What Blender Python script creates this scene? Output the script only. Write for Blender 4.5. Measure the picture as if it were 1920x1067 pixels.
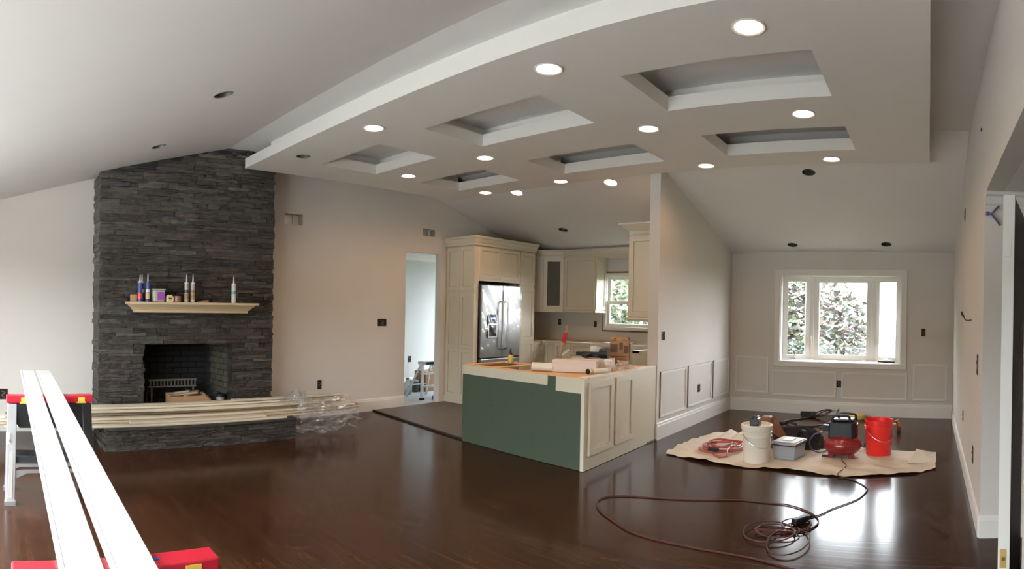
import bpy, bmesh, math, random
from mathutils import Matrix, Vector, noise
R = random.Random(7)
PI = math.pi
scn = bpy.context.scene
for o in list(bpy.data.objects): bpy.data.objects.remove(o)

# ------------------------------------------------------------------ camera (the photograph is a phone panorama: cylindrical)
HC = 1.45
F, C0, HOR, TX, TY = 1116.66, 1741.86, 587.33, .0083, .0172
cam_d = bpy.data.cameras.new('camera'); cam = bpy.data.objects.new('camera', cam_d); scn.collection.objects.link(cam)
cam_d.type = 'PANO'; cam_d.panorama_type = 'CENTRAL_CYLINDRICAL'
cam_d.central_cylindrical_radius = 1.0
cam_d.central_cylindrical_range_u_min = -960 / F; cam_d.central_cylindrical_range_u_max = 960 / F
cam_d.central_cylindrical_range_v_min = -(1067 - HOR) / F; cam_d.central_cylindrical_range_v_max = HOR / F
cam_d.clip_start = .02; cam_d.clip_end = 300
_rx = Matrix(((1, 0, 0), (0, math.cos(TX), math.sin(TX)), (0, -math.sin(TX), math.cos(TX))))
_ry = Matrix(((math.cos(TY), 0, math.sin(TY)), (0, 1, 0), (-math.sin(TY), 0, math.cos(TY))))
_w = (_ry @ _rx).transposed()
_yaw = (C0 - 960) / F
cam.matrix_world = Matrix.Translation((0, 0, HC)) @ (_w @ Matrix.Rotation(_yaw, 3, 'Z') @ Matrix.Rotation(PI / 2, 3, 'X')).to_4x4()
scn.camera = cam

# ------------------------------------------------------------------ sky, exposure
SKY = 28.0
world = bpy.data.worlds.new('overcast_sky'); scn.world = world; world.use_nodes = True
_bg = world.node_tree.nodes['Background']; _bg.inputs[0].default_value = (.88, .95, 1, 1); _bg.inputs[1].default_value = SKY
scn.view_settings.view_transform = 'Standard'; scn.view_settings.look = 'None'
scn.view_settings.exposure = 0.0; scn.view_settings.gamma = 1.0; scn.view_settings.use_curve_mapping = False
scn.cycles.use_denoising = True
scn.cycles.max_bounces = 6; scn.cycles.diffuse_bounces = 4; scn.cycles.glossy_bounces = 3; scn.cycles.transparent_max_bounces = 12
scn.cycles.use_adaptive_sampling = True; scn.cycles.adaptive_threshold = .08; scn.cycles.adaptive_min_samples = 16
scn.cycles.caustics_reflective = False; scn.cycles.caustics_refractive = False
scn.cycles.sample_clamp_indirect = 6.0
LAMP_W = 18.5
LAMP_COL = (1.0, .62, .34)
def portal(name, loc, rot, sx, sy):
    l = bpy.data.lights.new(name, 'AREA'); l.shape = 'RECTANGLE'; l.size = sx; l.size_y = sy
    l.cycles.is_portal = True
    o = bpy.data.objects.new(name, l); scn.collection.objects.link(o); o.location = loc; o.rotation_euler = rot
    return o

# ------------------------------------------------------------------ room constants
XW, XCH, XH = -6.73, -6.33, -5.70      # gable wall, chimney face, hearth face
XP, XPK = -2.98, -3.11                 # partition faces (dining, kitchen)
XR = .36                               # right wall
YF = 8.65                              # far eave wall
YN = -1.35                             # near eave wall
ZF, Y0F, Y1F, ZFAR = 3.253, 2.615, 5.707, 2.408
SN = .2517; SFAR = (ZF - ZFAR) / (YF - Y1F)
def ztop(y):
    if y < Y0F: return ZF - SN * (Y0F - y)
    if y > Y1F: return ZF - SFAR * (y - Y1F)
    return ZF
YH = 3.95; ZHALL = 2.29
ZT, TTH = 3.03, .112
TX0, TX1, TY0, TY1 = -6.275, -.02, 2.795, 6.035

# ------------------------------------------------------------------ helpers
COL = scn.collection
class MB:
    def __init__(s): s.v = []; s.f = []; s.sm = False
    def add(s, vs, fs):
        n = len(s.v); s.v += [tuple(p) for p in vs]; s.f += [tuple(i + n for i in f) for f in fs]; return s
    def box(s, x0, x1, y0, y1, z0, z1):
        return s.add([(x0,y0,z0),(x1,y0,z0),(x1,y1,z0),(x0,y1,z0),(x0,y0,z1),(x1,y0,z1),(x1,y1,z1),(x0,y1,z1)],
                     [(3,2,1,0),(4,5,6,7),(0,1,5,4),(1,2,6,5),(2,3,7,6),(3,0,4,7)])
    def obox(s, c, half, rot):
        M = rot.to_3x3() if hasattr(rot, 'to_3x3') else rot
        hx, hy, hz = half
        vs = [Vector(c) + M @ Vector((a*hx, b*hy, d*hz)) for a, b, d in ((-1,-1,-1),(1,-1,-1),(1,1,-1),(-1,1,-1),(-1,-1,1),(1,-1,1),(1,1,1),(-1,1,1))]
        return s.add(vs, [(3,2,1,0),(4,5,6,7),(0,1,5,4),(1,2,6,5),(2,3,7,6),(3,0,4,7)])
    def bar(s, a, b, w, t, up=(0,0,1)):
        a = Vector(a); b = Vector(b); d = (b - a); L = d.length; d.normalize(); up = Vector(up)
        x = d.cross(up)
        if x.length < 1e-4: x = d.cross(Vector((1,0,0)))
        x.normalize(); z = x.cross(d)
        M = Matrix((x, d, z)).transposed()
        return s.obox((a + b) / 2, (w/2, L/2, t/2), M)
    def prism(s, poly, z0, z1, ax='z', top=None):
        n = len(poly)
        def P(p, h):
            return {'z': (p[0], p[1], h), 'x': (h, p[0], p[1]), 'y': (p[0], h, p[1])}[ax]
        vs = [P(p, z0) for p in poly] + [P(p, z1) for p in (top or poly)]
        return s.add(vs, [tuple(range(n))[::-1], tuple(range(n, 2*n))] + [(i, (i+1) % n, n + (i+1) % n, n + i) for i in range(n)])
    def lathe(s, prof, c=(0,0,0), seg=24, axis='z', cap=True):
        vs = []; fs = []; n = len(prof)
        for i in range(seg):
            a = 2*PI*i/seg; ca, sa = math.cos(a), math.sin(a)
            for r, z in prof:
                if axis == 'z': vs.append((c[0]+r*ca, c[1]+r*sa, c[2]+z))
                elif axis == 'y': vs.append((c[0]+r*ca, c[1]+z, c[2]+r*sa))
                else: vs.append((c[0]+z, c[1]+r*ca, c[2]+r*sa))
        for i in range(seg):
            j = (i+1) % seg
            for k in range(n-1): fs.append((i*n+k, j*n+k, j*n+k+1, i*n+k+1))
        if cap:
            if prof[0][0] > 1e-6: fs.append(tuple(i*n for i in range(seg))[::-1])
            if prof[-1][0] > 1e-6: fs.append(tuple(i*n+n-1 for i in range(seg)))
        return s.add(vs, fs)
    def tube(s, pts, r, seg=8, closed=False):
        pts = [Vector(p) for p in pts]; n = len(pts); vs = []; fs = []
        prev = None
        for i, p in enumerate(pts):
            a = pts[(i-1) % n] if (closed or i > 0) else pts[i]
            b = pts[(i+1) % n] if (closed or i < n-1) else pts[i]
            d = (b - a); d = d.normalized() if d.length > 1e-9 else Vector((0,0,1))
            if prev is None:
                x = d.cross(Vector((0,0,1)))
                if x.length < 1e-3: x = d.cross(Vector((1,0,0)))
            else: x = prev - d * prev.dot(d)
            x.normalize(); prev = x; y = d.cross(x)
            rr = r[i] if isinstance(r, (list, tuple)) else r
            for k in range(seg):
                t = 2*PI*k/seg; vs.append(p + (x*math.cos(t) + y*math.sin(t))*rr)
        for i in range(n if closed else n-1):
            j = (i+1) % n
            for k in range(seg):
                l = (k+1) % seg; fs.append((i*seg+k, i*seg+l, j*seg+l, j*seg+k))
        if not closed: fs += [tuple(range(seg))[::-1], tuple(range((n-1)*seg, n*seg))]
        return s.add(vs, fs)
    def grid(s, fn, nu, nv, thick=None):
        vs = [fn(i/nu, j/nv) for j in range(nv+1) for i in range(nu+1)]
        w = nu+1
        fs = [(j*w+i, j*w+i+1, (j+1)*w+i+1, (j+1)*w+i) for j in range(nv) for i in range(nu)]
        if thick:
            m = len(vs); off = Vector(thick)
            vs2 = [Vector(p) - off for p in vs]
            fs2 = [tuple(i+m for i in f[::-1]) for f in fs]
            rim = [j for j in range(nu)] ; side = []
            loop = [i for i in range(nu+1)] + [j*w+nu for j in range(1, nv+1)] + [nv*w+i for i in range(nu-1, -1, -1)] + [j*w for j in range(nv-1, 0, -1)]
            for k in range(len(loop)):
                a, b = loop[k], loop[(k+1) % len(loop)]; side.append((b, a, a+m, b+m))
            vs = list(vs) + vs2; fs = fs + fs2 + side
        return s.add(vs, fs)
    def mesh(s, name, mats, smooth=False, fix=False):
        me = bpy.data.meshes.new(name); me.from_pydata(s.v, [], s.f); 
        bm = bmesh.new(); bm.from_mesh(me); bmesh.ops.recalc_face_normals(bm, faces=bm.faces); bm.to_mesh(me); bm.free()
        for m in (mats if isinstance(mats, (list, tuple)) else [mats]): me.materials.append(m)
        if smooth:
            for p in me.polygons: p.use_smooth = True
        return me
def obj(name, mb, mat, parent=None, smooth=False, bevel=0, seg=2):
    me = mb.mesh(name, mat, smooth) if isinstance(mb, MB) else mb
    o = bpy.data.objects.new(name, me); COL.objects.link(o)
    if parent is not None:
        o.parent = parent
        if not parent.get('_local'):
            o.matrix_parent_inverse = Matrix.Translation(parent.location).inverted() if parent.type == 'EMPTY' else parent.matrix_parent_inverse.copy()
            if parent.type != 'EMPTY': o.matrix_parent_inverse = Matrix.Identity(4)
    if bevel:
        b = o.modifiers.new('bevel', 'BEVEL'); b.width = bevel; b.segments = seg; b.limit_method = 'ANGLE'; b.angle_limit = .6
    if smooth:
        try: me.set_sharp_from_angle(angle=math.radians(38))
        except Exception: pass
    return o
def tag(o, label, cat, group=None):
    o['label'] = label; o['category'] = cat
    if group: o['group'] = group
    return o
def thing(name, label, cat, loc=(0,0,0), group=None, rz=0, local=False):
    o = bpy.data.objects.new(name, None); COL.objects.link(o); o.location = loc; o.rotation_euler = (0,0,rz); o.empty_display_size = .1
    if local: o['_local'] = 1
    return tag(o, label, cat, group)
def struct(name, mb, mat, label=None, parent=None, **k):
    o = obj(name, mb, mat, parent, **k)
    if parent is None: o['kind'] = 'structure'
    if label: o['label'] = label
    return o
def copy_tree(o, parent=None):
    c = o.copy(); COL.objects.link(c)
    if parent is not None: c.parent = parent
    for ch in list(o.children): copy_tree(ch, c)
    return c
def smooth_path(pts, n=8, closed=False):
    P = [Vector(p) for p in pts]; out = []; m = len(P)
    rng = range(m if closed else m-1)
    for i in rng:
        p1, p2 = P[i], P[(i+1) % m]
        p0 = P[(i-1) % m] if (closed or i > 0) else p1*2 - p2
        p3 = P[(i+2) % m] if (closed or i+2 < m) else p2*2 - p1
        for k in range(n):
            t = k/n
            out.append(.5*((2*p1) + (p2-p0)*t + (2*p0-5*p1+4*p2-p3)*t*t + (3*p1-p0-3*p2+p3)*t**3))
    if not closed: out.append(P[-1])
    return out
def apply_bool(o, cutter_mb):
    cm = cutter_mb.mesh('cut', MAT['wall']); c = bpy.data.objects.new('cut', cm); COL.objects.link(c)
    m = o.modifiers.new('b', 'BOOLEAN'); m.operation = 'DIFFERENCE'; m.object = c; m.solver = 'EXACT'
    dg = bpy.context.evaluated_depsgraph_get(); dg.update()
    me = bpy.data.meshes.new_from_object(o.evaluated_get(dg)); me.name = o.name
    o.modifiers.clear(); o.data = me
    bpy.data.objects.remove(c)

# ------------------------------------------------------------------ materials
MAT = {}
def mat(name, col, rough=.6, metal=0., nz=None, bump=None, spec=.5, coat=0., rand=0., emit=None, scale3=(1,1,1), trans=0.):
    m = bpy.data.materials.new(name); m.use_nodes = True; nt = m.node_tree; b = nt.nodes['Principled BSDF']
    b.inputs['Roughness'].default_value = rough; b.inputs['Metallic'].default_value = metal
    b.inputs['Specular IOR Level'].default_value = spec; b.inputs['Coat Weight'].default_value = coat
    b.inputs['Transmission Weight'].default_value = trans
    tc = nt.nodes.new('ShaderNodeTexCoord'); mp = nt.nodes.new('ShaderNodeMapping'); mp.inputs['Scale'].default_value = scale3
    nt.links.new(tc.outputs['Object'], mp.inputs['Vector'])
    n = nt.nodes.new('ShaderNodeTexNoise'); sc, am = nz or (6, .06)
    n.inputs['Scale'].default_value = sc; n.inputs['Detail'].default_value = 5
    nt.links.new(mp.outputs[0], n.inputs['Vector'])
    mx = nt.nodes.new('ShaderNodeMix'); mx.data_type = 'RGBA'
    mx.inputs['A'].default_value = (*[max(0, c*(1-am)) for c in col], 1); mx.inputs['B'].default_value = (*[min(1, c*(1+am)) for c in col], 1)
    nt.links.new(n.outputs['Fac'], mx.inputs['Factor']); out = mx.outputs['Result']
    if rand:
        oi = nt.nodes.new('ShaderNodeObjectInfo'); hs = nt.nodes.new('ShaderNodeHueSaturation')
        mr = nt.nodes.new('ShaderNodeMapRange'); mr.inputs['To Min'].default_value = 1-rand; mr.inputs['To Max'].default_value = 1+rand
        nt.links.new(oi.outputs['Random'], mr.inputs['Value']); nt.links.new(mr.outputs[0], hs.inputs['Value']); nt.links.new(out, hs.inputs['Color']); out = hs.outputs[0]
    nt.links.new(out, b.inputs['Base Color'])
    if bump:
        nb = nt.nodes.new('ShaderNodeTexNoise'); nb.inputs['Scale'].default_value = bump[0]; nb.inputs['Detail'].default_value = 6
        nt.links.new(mp.outputs[0], nb.inputs['Vector']); bp = nt.nodes.new('ShaderNodeBump'); bp.inputs['Strength'].default_value = bump[1]; bp.inputs['Distance'].default_value = .01
        nt.links.new(nb.outputs['Fac'], bp.inputs['Height']); nt.links.new(bp.outputs[0], b.inputs['Normal'])
    if emit: b.inputs['Emission Color'].default_value = (*emit[0], 1); b.inputs['Emission Strength'].default_value = emit[1]
    MAT[name] = m; return m
mat('wall', (.645, .60, .55), .75, nz=(3, .03), bump=(90, .05))
mat('ceiling', (.77, .75, .72), .8, nz=(2, .03), bump=(70, .05))
mat('ceiling_trim', (.81, .79, .74), .7, nz=(2, .03), bump=(60, .08))
mat('trim', (.74, .71, .66), .45, nz=(5, .03))
mat('cabinet', (.62, .555, .43), .42, nz=(4, .03))
mat('cabinet_glaze', (.36, .29, .20), .5)
mat('pine', (.66, .38, .17), .6, nz=(9, .25), scale3=(1, 8, 8))
mat('plywood', (.50, .33, .17), .65, nz=(5, .2), scale3=(6, 1, 1))
mat('mantel_wood', (.62, .475, .29), .5, nz=(8, .08), scale3=(8, 1, 8))
mat('primed_board', (.60, .525, .40), .5, nz=(6, .12), rand=.22, scale3=(3, .5, 3))
mat('tan_board', (.42, .32, .21), .55, nz=(6, .15), scale3=(3, .5, 3))
mat('brown_board', (.28, .21, .15), .6, nz=(6, .15), scale3=(3, .5, 3))
mat('pvc_board', (.95, .955, .96), .22, nz=(4, .02))
mat('greenboard', (.050, .070, .044), .85, nz=(55, .16), bump=(120, .05))
def stone_mat(name, col, scuff):
    m = bpy.data.materials.new(name); m.use_nodes = True; nt = m.node_tree; b = nt.nodes['Principled BSDF']; L = nt.links.new
    ge = nt.nodes.new('ShaderNodeNewGeometry'); mp = nt.nodes.new('ShaderNodeMapping'); mp.inputs['Scale'].default_value = (1, 1, 2.6); L(ge.outputs['Position'], mp.inputs['Vector'])
    def nz(sc, det, rough=.6):
        n = nt.nodes.new('ShaderNodeTexNoise'); n.inputs['Scale'].default_value = sc; n.inputs['Detail'].default_value = det; n.inputs['Roughness'].default_value = rough; L(mp.outputs[0], n.inputs['Vector']); return n
    n1, n2, n3 = nz(9, 6, .7), nz(26, 5, .7), nz(1.3, 2)
    cr = nt.nodes.new('ShaderNodeValToRGB'); e = cr.color_ramp.elements
    e[0].position = .30; e[0].color = (*[c*.35 for c in col], 1); e[1].position = .72; e[1].color = (*[c*1.75 for c in col], 1); L(n1.outputs['Fac'], cr.inputs[0])
    sc = nt.nodes.new('ShaderNodeValToRGB'); se = sc.color_ramp.elements; se[0].position = .60; se[0].color = (0,0,0,1); se[1].position = .74; se[1].color = (scuff, scuff, scuff, 1); L(n2.outputs['Fac'], sc.inputs[0])
    mx = nt.nodes.new('ShaderNodeMix'); mx.data_type = 'RGBA'; L(sc.outputs[0], mx.inputs['Factor']); L(cr.outputs[0], mx.inputs['A']); mx.inputs['B'].default_value = (.22, .215, .20, 1)
    oi = nt.nodes.new('ShaderNodeObjectInfo'); mr = nt.nodes.new('ShaderNodeMapRange'); mr.inputs['To Min'].default_value = .55; mr.inputs['To Max'].default_value = 1.55; L(oi.outputs['Random'], mr.inputs['Value'])
    hs = nt.nodes.new('ShaderNodeHueSaturation'); L(mr.outputs[0], hs.inputs['Value']); L(mx.outputs['Result'], hs.inputs['Color']); L(hs.outputs[0], b.inputs['Base Color'])
    b.inputs['Roughness'].default_value = .52; b.inputs['Specular IOR Level'].default_value = .45
    bp = nt.nodes.new('ShaderNodeBump'); bp.inputs['Strength'].default_value = .9; bp.inputs['Distance'].default_value = .012; L(n2.outputs['Fac'], bp.inputs['Height']); L(bp.outputs[0], b.inputs['Normal'])
    MAT[name] = m
stone_mat('stone', (.033, .0275, .0225), .40); stone_mat('stone_light', (.049, .044, .038), .60); stone_mat('stone_brown', (.039, .0295, .0225), .32)
mat('mortar', (.012, .011, .010), .9)
mat('firebrick', (.058, .049, .032), .85, nz=(12, .3), bump=(60, .4), rand=.25)
mat('soot_shade_black', (.012, .011, .011), .95)  # firebox soot, painted shade of flat openings, and plain black bits
mat('grate_iron', (.11, .10, .09), .6, .3)
mat('iron', (.03, .028, .027), .6, .6)
mat('black_plastic', (.011, .011, .012), .42, spec=.35)
mat('dark_rubber', (.018, .017, .017), .55)
mat('red_plastic', (.42, .008, .024), .32, spec=.5)
mat('red_bucket', (.80, .025, .02), .35)
mat('red_tank', (.23, .012, .016), .28, coat=.4)
mat('red_cord', (.060, .009, .008), .5)
mat('red_hose', (.36, .05, .04), .4)
mat('dark_cord', (.030, .012, .012), .5)
mat('white_plastic', (.80, .79, .74), .35)
mat('bucket_white', (.74, .69, .58), .4, nz=(5, .06))
mat('fridge_steel', (.30, .29, .28), .36, .9, nz=(30, .1))
mat('steel', (.55, .55, .56), .3, .95, nz=(30, .1))
mat('aluminium', (.62, .63, .65), .38, .9, nz=(12, .12))
mat('galvanised', (.62, .58, .52), .38, .8, nz=(20, .2))
mat('can_dark', (.10, .095, .085), .5, .6)
mat('copper', (.62, .24, .12), .3, .9)
mat('brass', (.42, .27, .09), .4, .85)
mat('cardboard', (.33, .19, .10), .85, nz=(8, .12))
mat('cardboard_print', (.12, .065, .04), .85)
mat('leather', (.19, .075, .03), .55, nz=(10, .35), bump=(40, .4))
mat('black_fabric', (.018, .015, .016), .85, nz=(12, .4), bump=(25, .8))
mat('canvas', (.64, .55, .45), .9, nz=(4, .12), bump=(220, .25))
mat('grass', (.075, .080, .045), .95, nz=(3, .4))
mat('leaf_green', (.055, .075, .038), .6, nz=(5, .4))
mat('leaf_pale', (.11, .125, .075), .6, nz=(5, .35))
mat('leaf_pink', (.115, .078, .075), .6, nz=(5, .4))
mat('leaf_dark', (.032, .040, .032), .6, nz=(5, .4))
mat('patio', (.80, .79, .76), .9, nz=(4, .1))  # kept pale so the added ground throws daylight up
mat('bark', (.10, .075, .06), .9, nz=(20, .3))
mat('room_blue', (.66, .69, .70), .8, nz=(3, .03))
mat('floor_paper', (.38, .41, .44), .8, nz=(3, .08))
mat('paint_can', (.03, .07, .065), .35)
mat('paint_white', (.82, .82, .80), .5)
mat('navy', (.03, .05, .22), .4)
mat('label_red', (.55, .04, .03), .4)
mat('label_tan', (.52, .36, .18), .5)
mat('label_brown', (.25, .12, .06), .5)
mat('label_grey', (.36, .34, .31), .45)
mat('label_teal', (.10, .33, .34), .45)
mat('label_white', (.72, .72, .68), .45)
mat('purple', (.27, .06, .30), .4)
mat('yellow', (.70, .52, .08), .4)
mat('amber', (.62, .42, .12), .3)
mat('tin_brown', (.18, .075, .055), .4)
mat('wood_scrap', (.30, .22, .15), .8, nz=(10, .2))
mat('door_dark', (.035, .024, .018), .5, nz=(4, .2))
mat('wire_blue', (.05, .05, .12), .4)
mat('glass_dark', (.075, .066, .045), .6, spec=.2)
mat('tub_plastic', (.42, .41, .36), .3)
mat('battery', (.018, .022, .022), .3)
mat('insulation', (.24, .15, .07), .9, nz=(20, .4))
mat('bulb', (1, .9, .8), .3, emit=((1.0, .80, .58), 18))
mat('led', (.1, .2, 1), .3, emit=((.15, .3, 1.0), 5))

def film(name, fac_lo, fac_hi, rough, tint=(1,1,1), body=None):
    m = bpy.data.materials.new(name); m.use_nodes = True; nt = m.node_tree; nt.nodes.remove(nt.nodes['Principled BSDF'])
    out = nt.nodes['Material Output']; tr = nt.nodes.new('ShaderNodeBsdfTransparent'); tr.inputs[0].default_value = (*tint, 1)
    gl = nt.nodes.new('ShaderNodeBsdfGlossy'); gl.inputs['Roughness'].default_value = rough
    lw = nt.nodes.new('ShaderNodeLayerWeight'); lw.inputs[0].default_value = .3
    mr = nt.nodes.new('ShaderNodeMapRange'); mr.inputs['To Min'].default_value = fac_lo; mr.inputs['To Max'].default_value = fac_hi
    nt.links.new(lw.outputs['Facing'], mr.inputs['Value'])
    mx = nt.nodes.new('ShaderNodeMixShader'); nt.links.new(mr.outputs[0], mx.inputs[0]); nt.links.new(tr.outputs[0], mx.inputs[1]); nt.links.new(gl.outputs[0], mx.inputs[2])
    last = mx
    if body:
        df = nt.nodes.new('ShaderNodeBsdfDiffuse'); df.inputs[0].default_value = (*body[0], 1)
        m2 = nt.nodes.new('ShaderNodeMixShader'); m2.inputs[0].default_value = body[1]
        nt.links.new(mx.outputs[0], m2.inputs[1]); nt.links.new(df.outputs[0], m2.inputs[2]); last = m2
    nt.links.new(last.outputs[0], out.inputs[0]); MAT[name] = m; return m
film('window_glass', .04, .35, .0)
film('plastic_film', .05, .40, .20, (.96, .96, .96), ((.70, .70, .70), .16))
film('fridge_film', .03, .22, .22, (.97, .97, .97), ((.6, .6, .6), .03))
film('clear_tub', .06, .5, .15, (.9, .93, .95), ((.62, .68, .72), .45))

def floor_mat():
    m = bpy.data.materials.new('floor_wood'); m.use_nodes = True; nt = m.node_tree; b = nt.nodes['Principled BSDF']
    tc = nt.nodes.new('ShaderNodeTexCoord')
    br = nt.nodes.new('ShaderNodeTexBrick'); br.inputs['Scale'].default_value = 1; br.inputs['Brick Width'].default_value = 1.35; br.inputs['Row Height'].default_value = .083
    br.inputs['Mortar Size'].default_value = .0012; br.inputs['Mortar Smooth'].default_value = .4; br.offset = .37; br.inputs['Bias'].default_value = 0
    br.inputs['Color1'].default_value = (.0, .0, .0, 1); br.inputs['Color2'].default_value = (1, 1, 1, 1); br.inputs['Mortar'].default_value = (.2, .2, .2, 1)
    nt.links.new(tc.outputs['Object'], br.inputs['Vector'])
    mp = nt.nodes.new('ShaderNodeMapping'); mp.inputs['Scale'].default_value = (.8, 14, 1); nt.links.new(tc.outputs['Object'], mp.inputs['Vector'])
    n = nt.nodes.new('ShaderNodeTexNoise'); n.inputs['Scale'].default_value = 2.0; n.inputs['Detail'].default_value = 4; n.inputs['Roughness'].default_value = .5; nt.links.new(mp.outputs[0], n.inputs['Vector'])
    n2 = nt.nodes.new('ShaderNodeTexNoise'); n2.inputs['Scale'].default_value = 1.1; n2.inputs['Detail'].default_value = 3; nt.links.new(tc.outputs['Object'], n2.inputs['Vector'])
    a = nt.nodes.new('ShaderNodeMath'); a.operation = 'MULTIPLY_ADD'; nt.links.new(br.outputs['Color'], a.inputs[0]); a.inputs[1].default_value = .12; nt.links.new(n.outputs['Fac'], a.inputs[2])
    a2 = nt.nodes.new('ShaderNodeMath'); a2.operation = 'MULTIPLY_ADD'; nt.links.new(n2.outputs['Fac'], a2.inputs[0]); a2.inputs[1].default_value = .6; nt.links.new(a.outputs[0], a2.inputs[2])
    cr = nt.nodes.new('ShaderNodeValToRGB'); cr.color_ramp.elements[0].position = .2; cr.color_ramp.elements[0].color = (.027, .0105, .0048, 1)
    cr.color_ramp.elements[1].position = 1.0; cr.color_ramp.elements[1].color = (.049, .0195, .0090, 1)
    e = cr.color_ramp.elements.new(.85); e.color = (.037, .0145, .0067, 1)
    nt.links.new(a2.outputs[0], cr.inputs[0]); nt.links.new(cr.outputs[0], b.inputs['Base Color'])
    rr = nt.nodes.new('ShaderNodeMapRange'); rr.inputs['To Min'].default_value = .12; rr.inputs['To Max'].default_value = .22; nt.links.new(n2.outputs['Fac'], rr.inputs['Value']); nt.links.new(rr.outputs[0], b.inputs['Roughness'])
    b.inputs['Specular IOR Level'].default_value = .11
    bp = nt.nodes.new('ShaderNodeBump'); bp.inputs['Strength'].default_value = .07; bp.inputs['Distance'].default_value = .004
    ad = nt.nodes.new('ShaderNodeMath'); ad.operation = 'MULTIPLY_ADD'; nt.links.new(br.outputs['Fac'], ad.inputs[0]); ad.inputs[1].default_value = -.8; nt.links.new(n.outputs['Fac'], ad.inputs[2])
    nt.links.new(ad.outputs[0], bp.inputs['Height']); nt.links.new(bp.outputs[0], b.inputs['Normal'])
    MAT['floor_wood'] = m
floor_mat()
mat('kitchen_floor', (.105, .080, .066), .5, nz=(9, .25), bump=(30, .2))
mat('threshold', (.02, .014, .011), .6)

# ------------------------------------------------------------------ the shell
def wall_mb(axis, p, t, u0, u1, holes=(), top=None, z0=0.):
    """wall in the plane axis=p, thickness t (signed), along u, with rectangular holes (u0,u1,z0,z1); top(u) gives its upper edge"""
    mb = MB(); top = top or (lambda u: 2.4)
    cuts = sorted({u0, u1, *[c for h in holes for c in h[:2] if u0 < c < u1], *[c for c in (Y0F, Y1F) if axis == 'x' and u0 < c < u1]})
    for a, b in zip(cuts, cuts[1:]):
        zs = z0; m = (a+b)/2
        segs = []
        for h in sorted([h for h in holes if h[0] <= m <= h[1]], key=lambda h: h[2]):
            if h[2] > zs + 1e-6: segs.append((zs, h[2], zs, h[2]))
            zs = h[3]
        segs.append((zs, top(a), zs, top(b)))
        for za, zb, zc, zd in segs:
            lo, hi = sorted((p, p+t))
            mb.prism([(a, za), (b, zc), (b, zd), (a, zb)], lo, hi, ax=axis)
    return mb
struct('floor', MB().box(XW-1.75, XR+1.4, YN-.12, YF+.12, -.06, 0), MAT['floor_wood'], 'dark brown stained hardwood floor with a satin finish')
DOOR = (5.57, 6.27, 0, 2.29)
VENTS = [(3.55, 3.83, 2.50, 2.65), (5.89, 6.13, 2.545, 2.66)]
FIREB = (1.62, 2.72, .26, 1.03)
struct('wall_left', wall_mb('x', XW, -.12, YN, YF, [DOOR, *VENTS, FIREB], lambda y: ztop(y)+.02), MAT['wall'], 'tall beige gable wall with fireplace and doorway')
WIN1 = (-2.21, -.40, .77, 2.06)
WIN2 = (-5.27, -3.95, 1.13, 2.13)
struct('wall_back', wall_mb('y', YF, .12, XW, XR+.12, [WIN1, WIN2], lambda x: ZFAR+.02), MAT['wall'], 'low eave wall with the dining and kitchen windows')
NW = [(-5.2, -3.0, .05, 2.20), (-2.8, -.6, .05, 2.20)]  # unseen windows, inferred from daylight, size and place made up for it
struct('wall_front', wall_mb('y', YN, -.12, XW-.12, XR+1.4, NW, lambda x: ztop(YN)+.02), MAT['wall'], 'near eave wall with two added wide windows')
struct('wall_right', wall_mb('x', XR, .12, YN, YF, [(2.2, YH, 0, ZHALL)], lambda y: ztop(y)+.02), MAT['wall'], 'right gable wall with the hall opening')
struct('wall_partition', wall_mb('x', XP, -.13, 6.1, YF, [], lambda y: ztop(y)+.02), MAT['wall'], 'partition wall between kitchen and dining area')
struct('wall_hall_end', MB().box(XR+.12, 1.7, YH, YH+.12, 0, ZHALL+.1).box(1.6, 1.72, YN, YH, 0, ZHALL+.1), MAT['wall'], 'hall wall seen through the opening')
struct('ceiling_hall', MB().box(XR+.12, 1.72, YN-.12, YH+.12, ZHALL, ZHALL+.08), MAT['ceiling'], 'flat hall ceiling')
# vaulted ceiling with cut-outs for the empty light cans
def frame_at(p, nrm):
    z = Vector(nrm).normalized(); x = Vector((1,0,0)); y = z.cross(x); return Matrix((x, y, z)).transposed()
N_NEAR = Vector((0, SN, -1)).normalized(); N_FAR = Vector((0, -SFAR, -1)).normalized()
def near_pt(x, y): return Vector((x, y, ztop(y)))
CANS = [  # x, y, lit, label
    (-4.11, 1.65, 0, 'empty oval light hole in the near ceiling slope, the larger one closer to the tray'),
    (-5.61, 1.58, 0, 'empty light hole in the near ceiling slope above the chimney shoulder'),
    (-1.35, 6.45, 0, 'empty light hole in the far slope just past the tray edge'),
    (-1.98, 8.41, 0, 'empty light hole above the dining window, over its left sash'),
    (-.62, 8.39, 0, 'empty light hole above the dining window, over its right sash'),
    (-5.37, 7.57, 0, 'empty light hole in the kitchen ceiling over the glass cabinet'),
    (-3.91, 7.55, 0, 'empty light hole in the kitchen ceiling beside the partition'),
    (-3.80, 6.36, 1, 'lit recessed light on the slope beside the partition top'),
    (-5.27, 6.31, 1, 'lit recessed light on the slope above the kitchen doorway wall'),
]
ceil_poly = [(YN-.12, ztop(YN-.12)), (Y0F, ZF), (Y1F, ZF), (YF+.12, ztop(YF+.12)), (YF+.12, ztop(YF+.12)+.1), (Y1F, ZF+.1), (Y0F, ZF+.1), (YN-.12, ztop(YN-.12)+.1)]
ceil = struct('ceiling', MB().prism(ceil_poly, XW-.12, XR+.12, ax='x'), MAT['ceiling'], 'vaulted white ceiling with a flat middle strip')
cut = MB()
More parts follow.
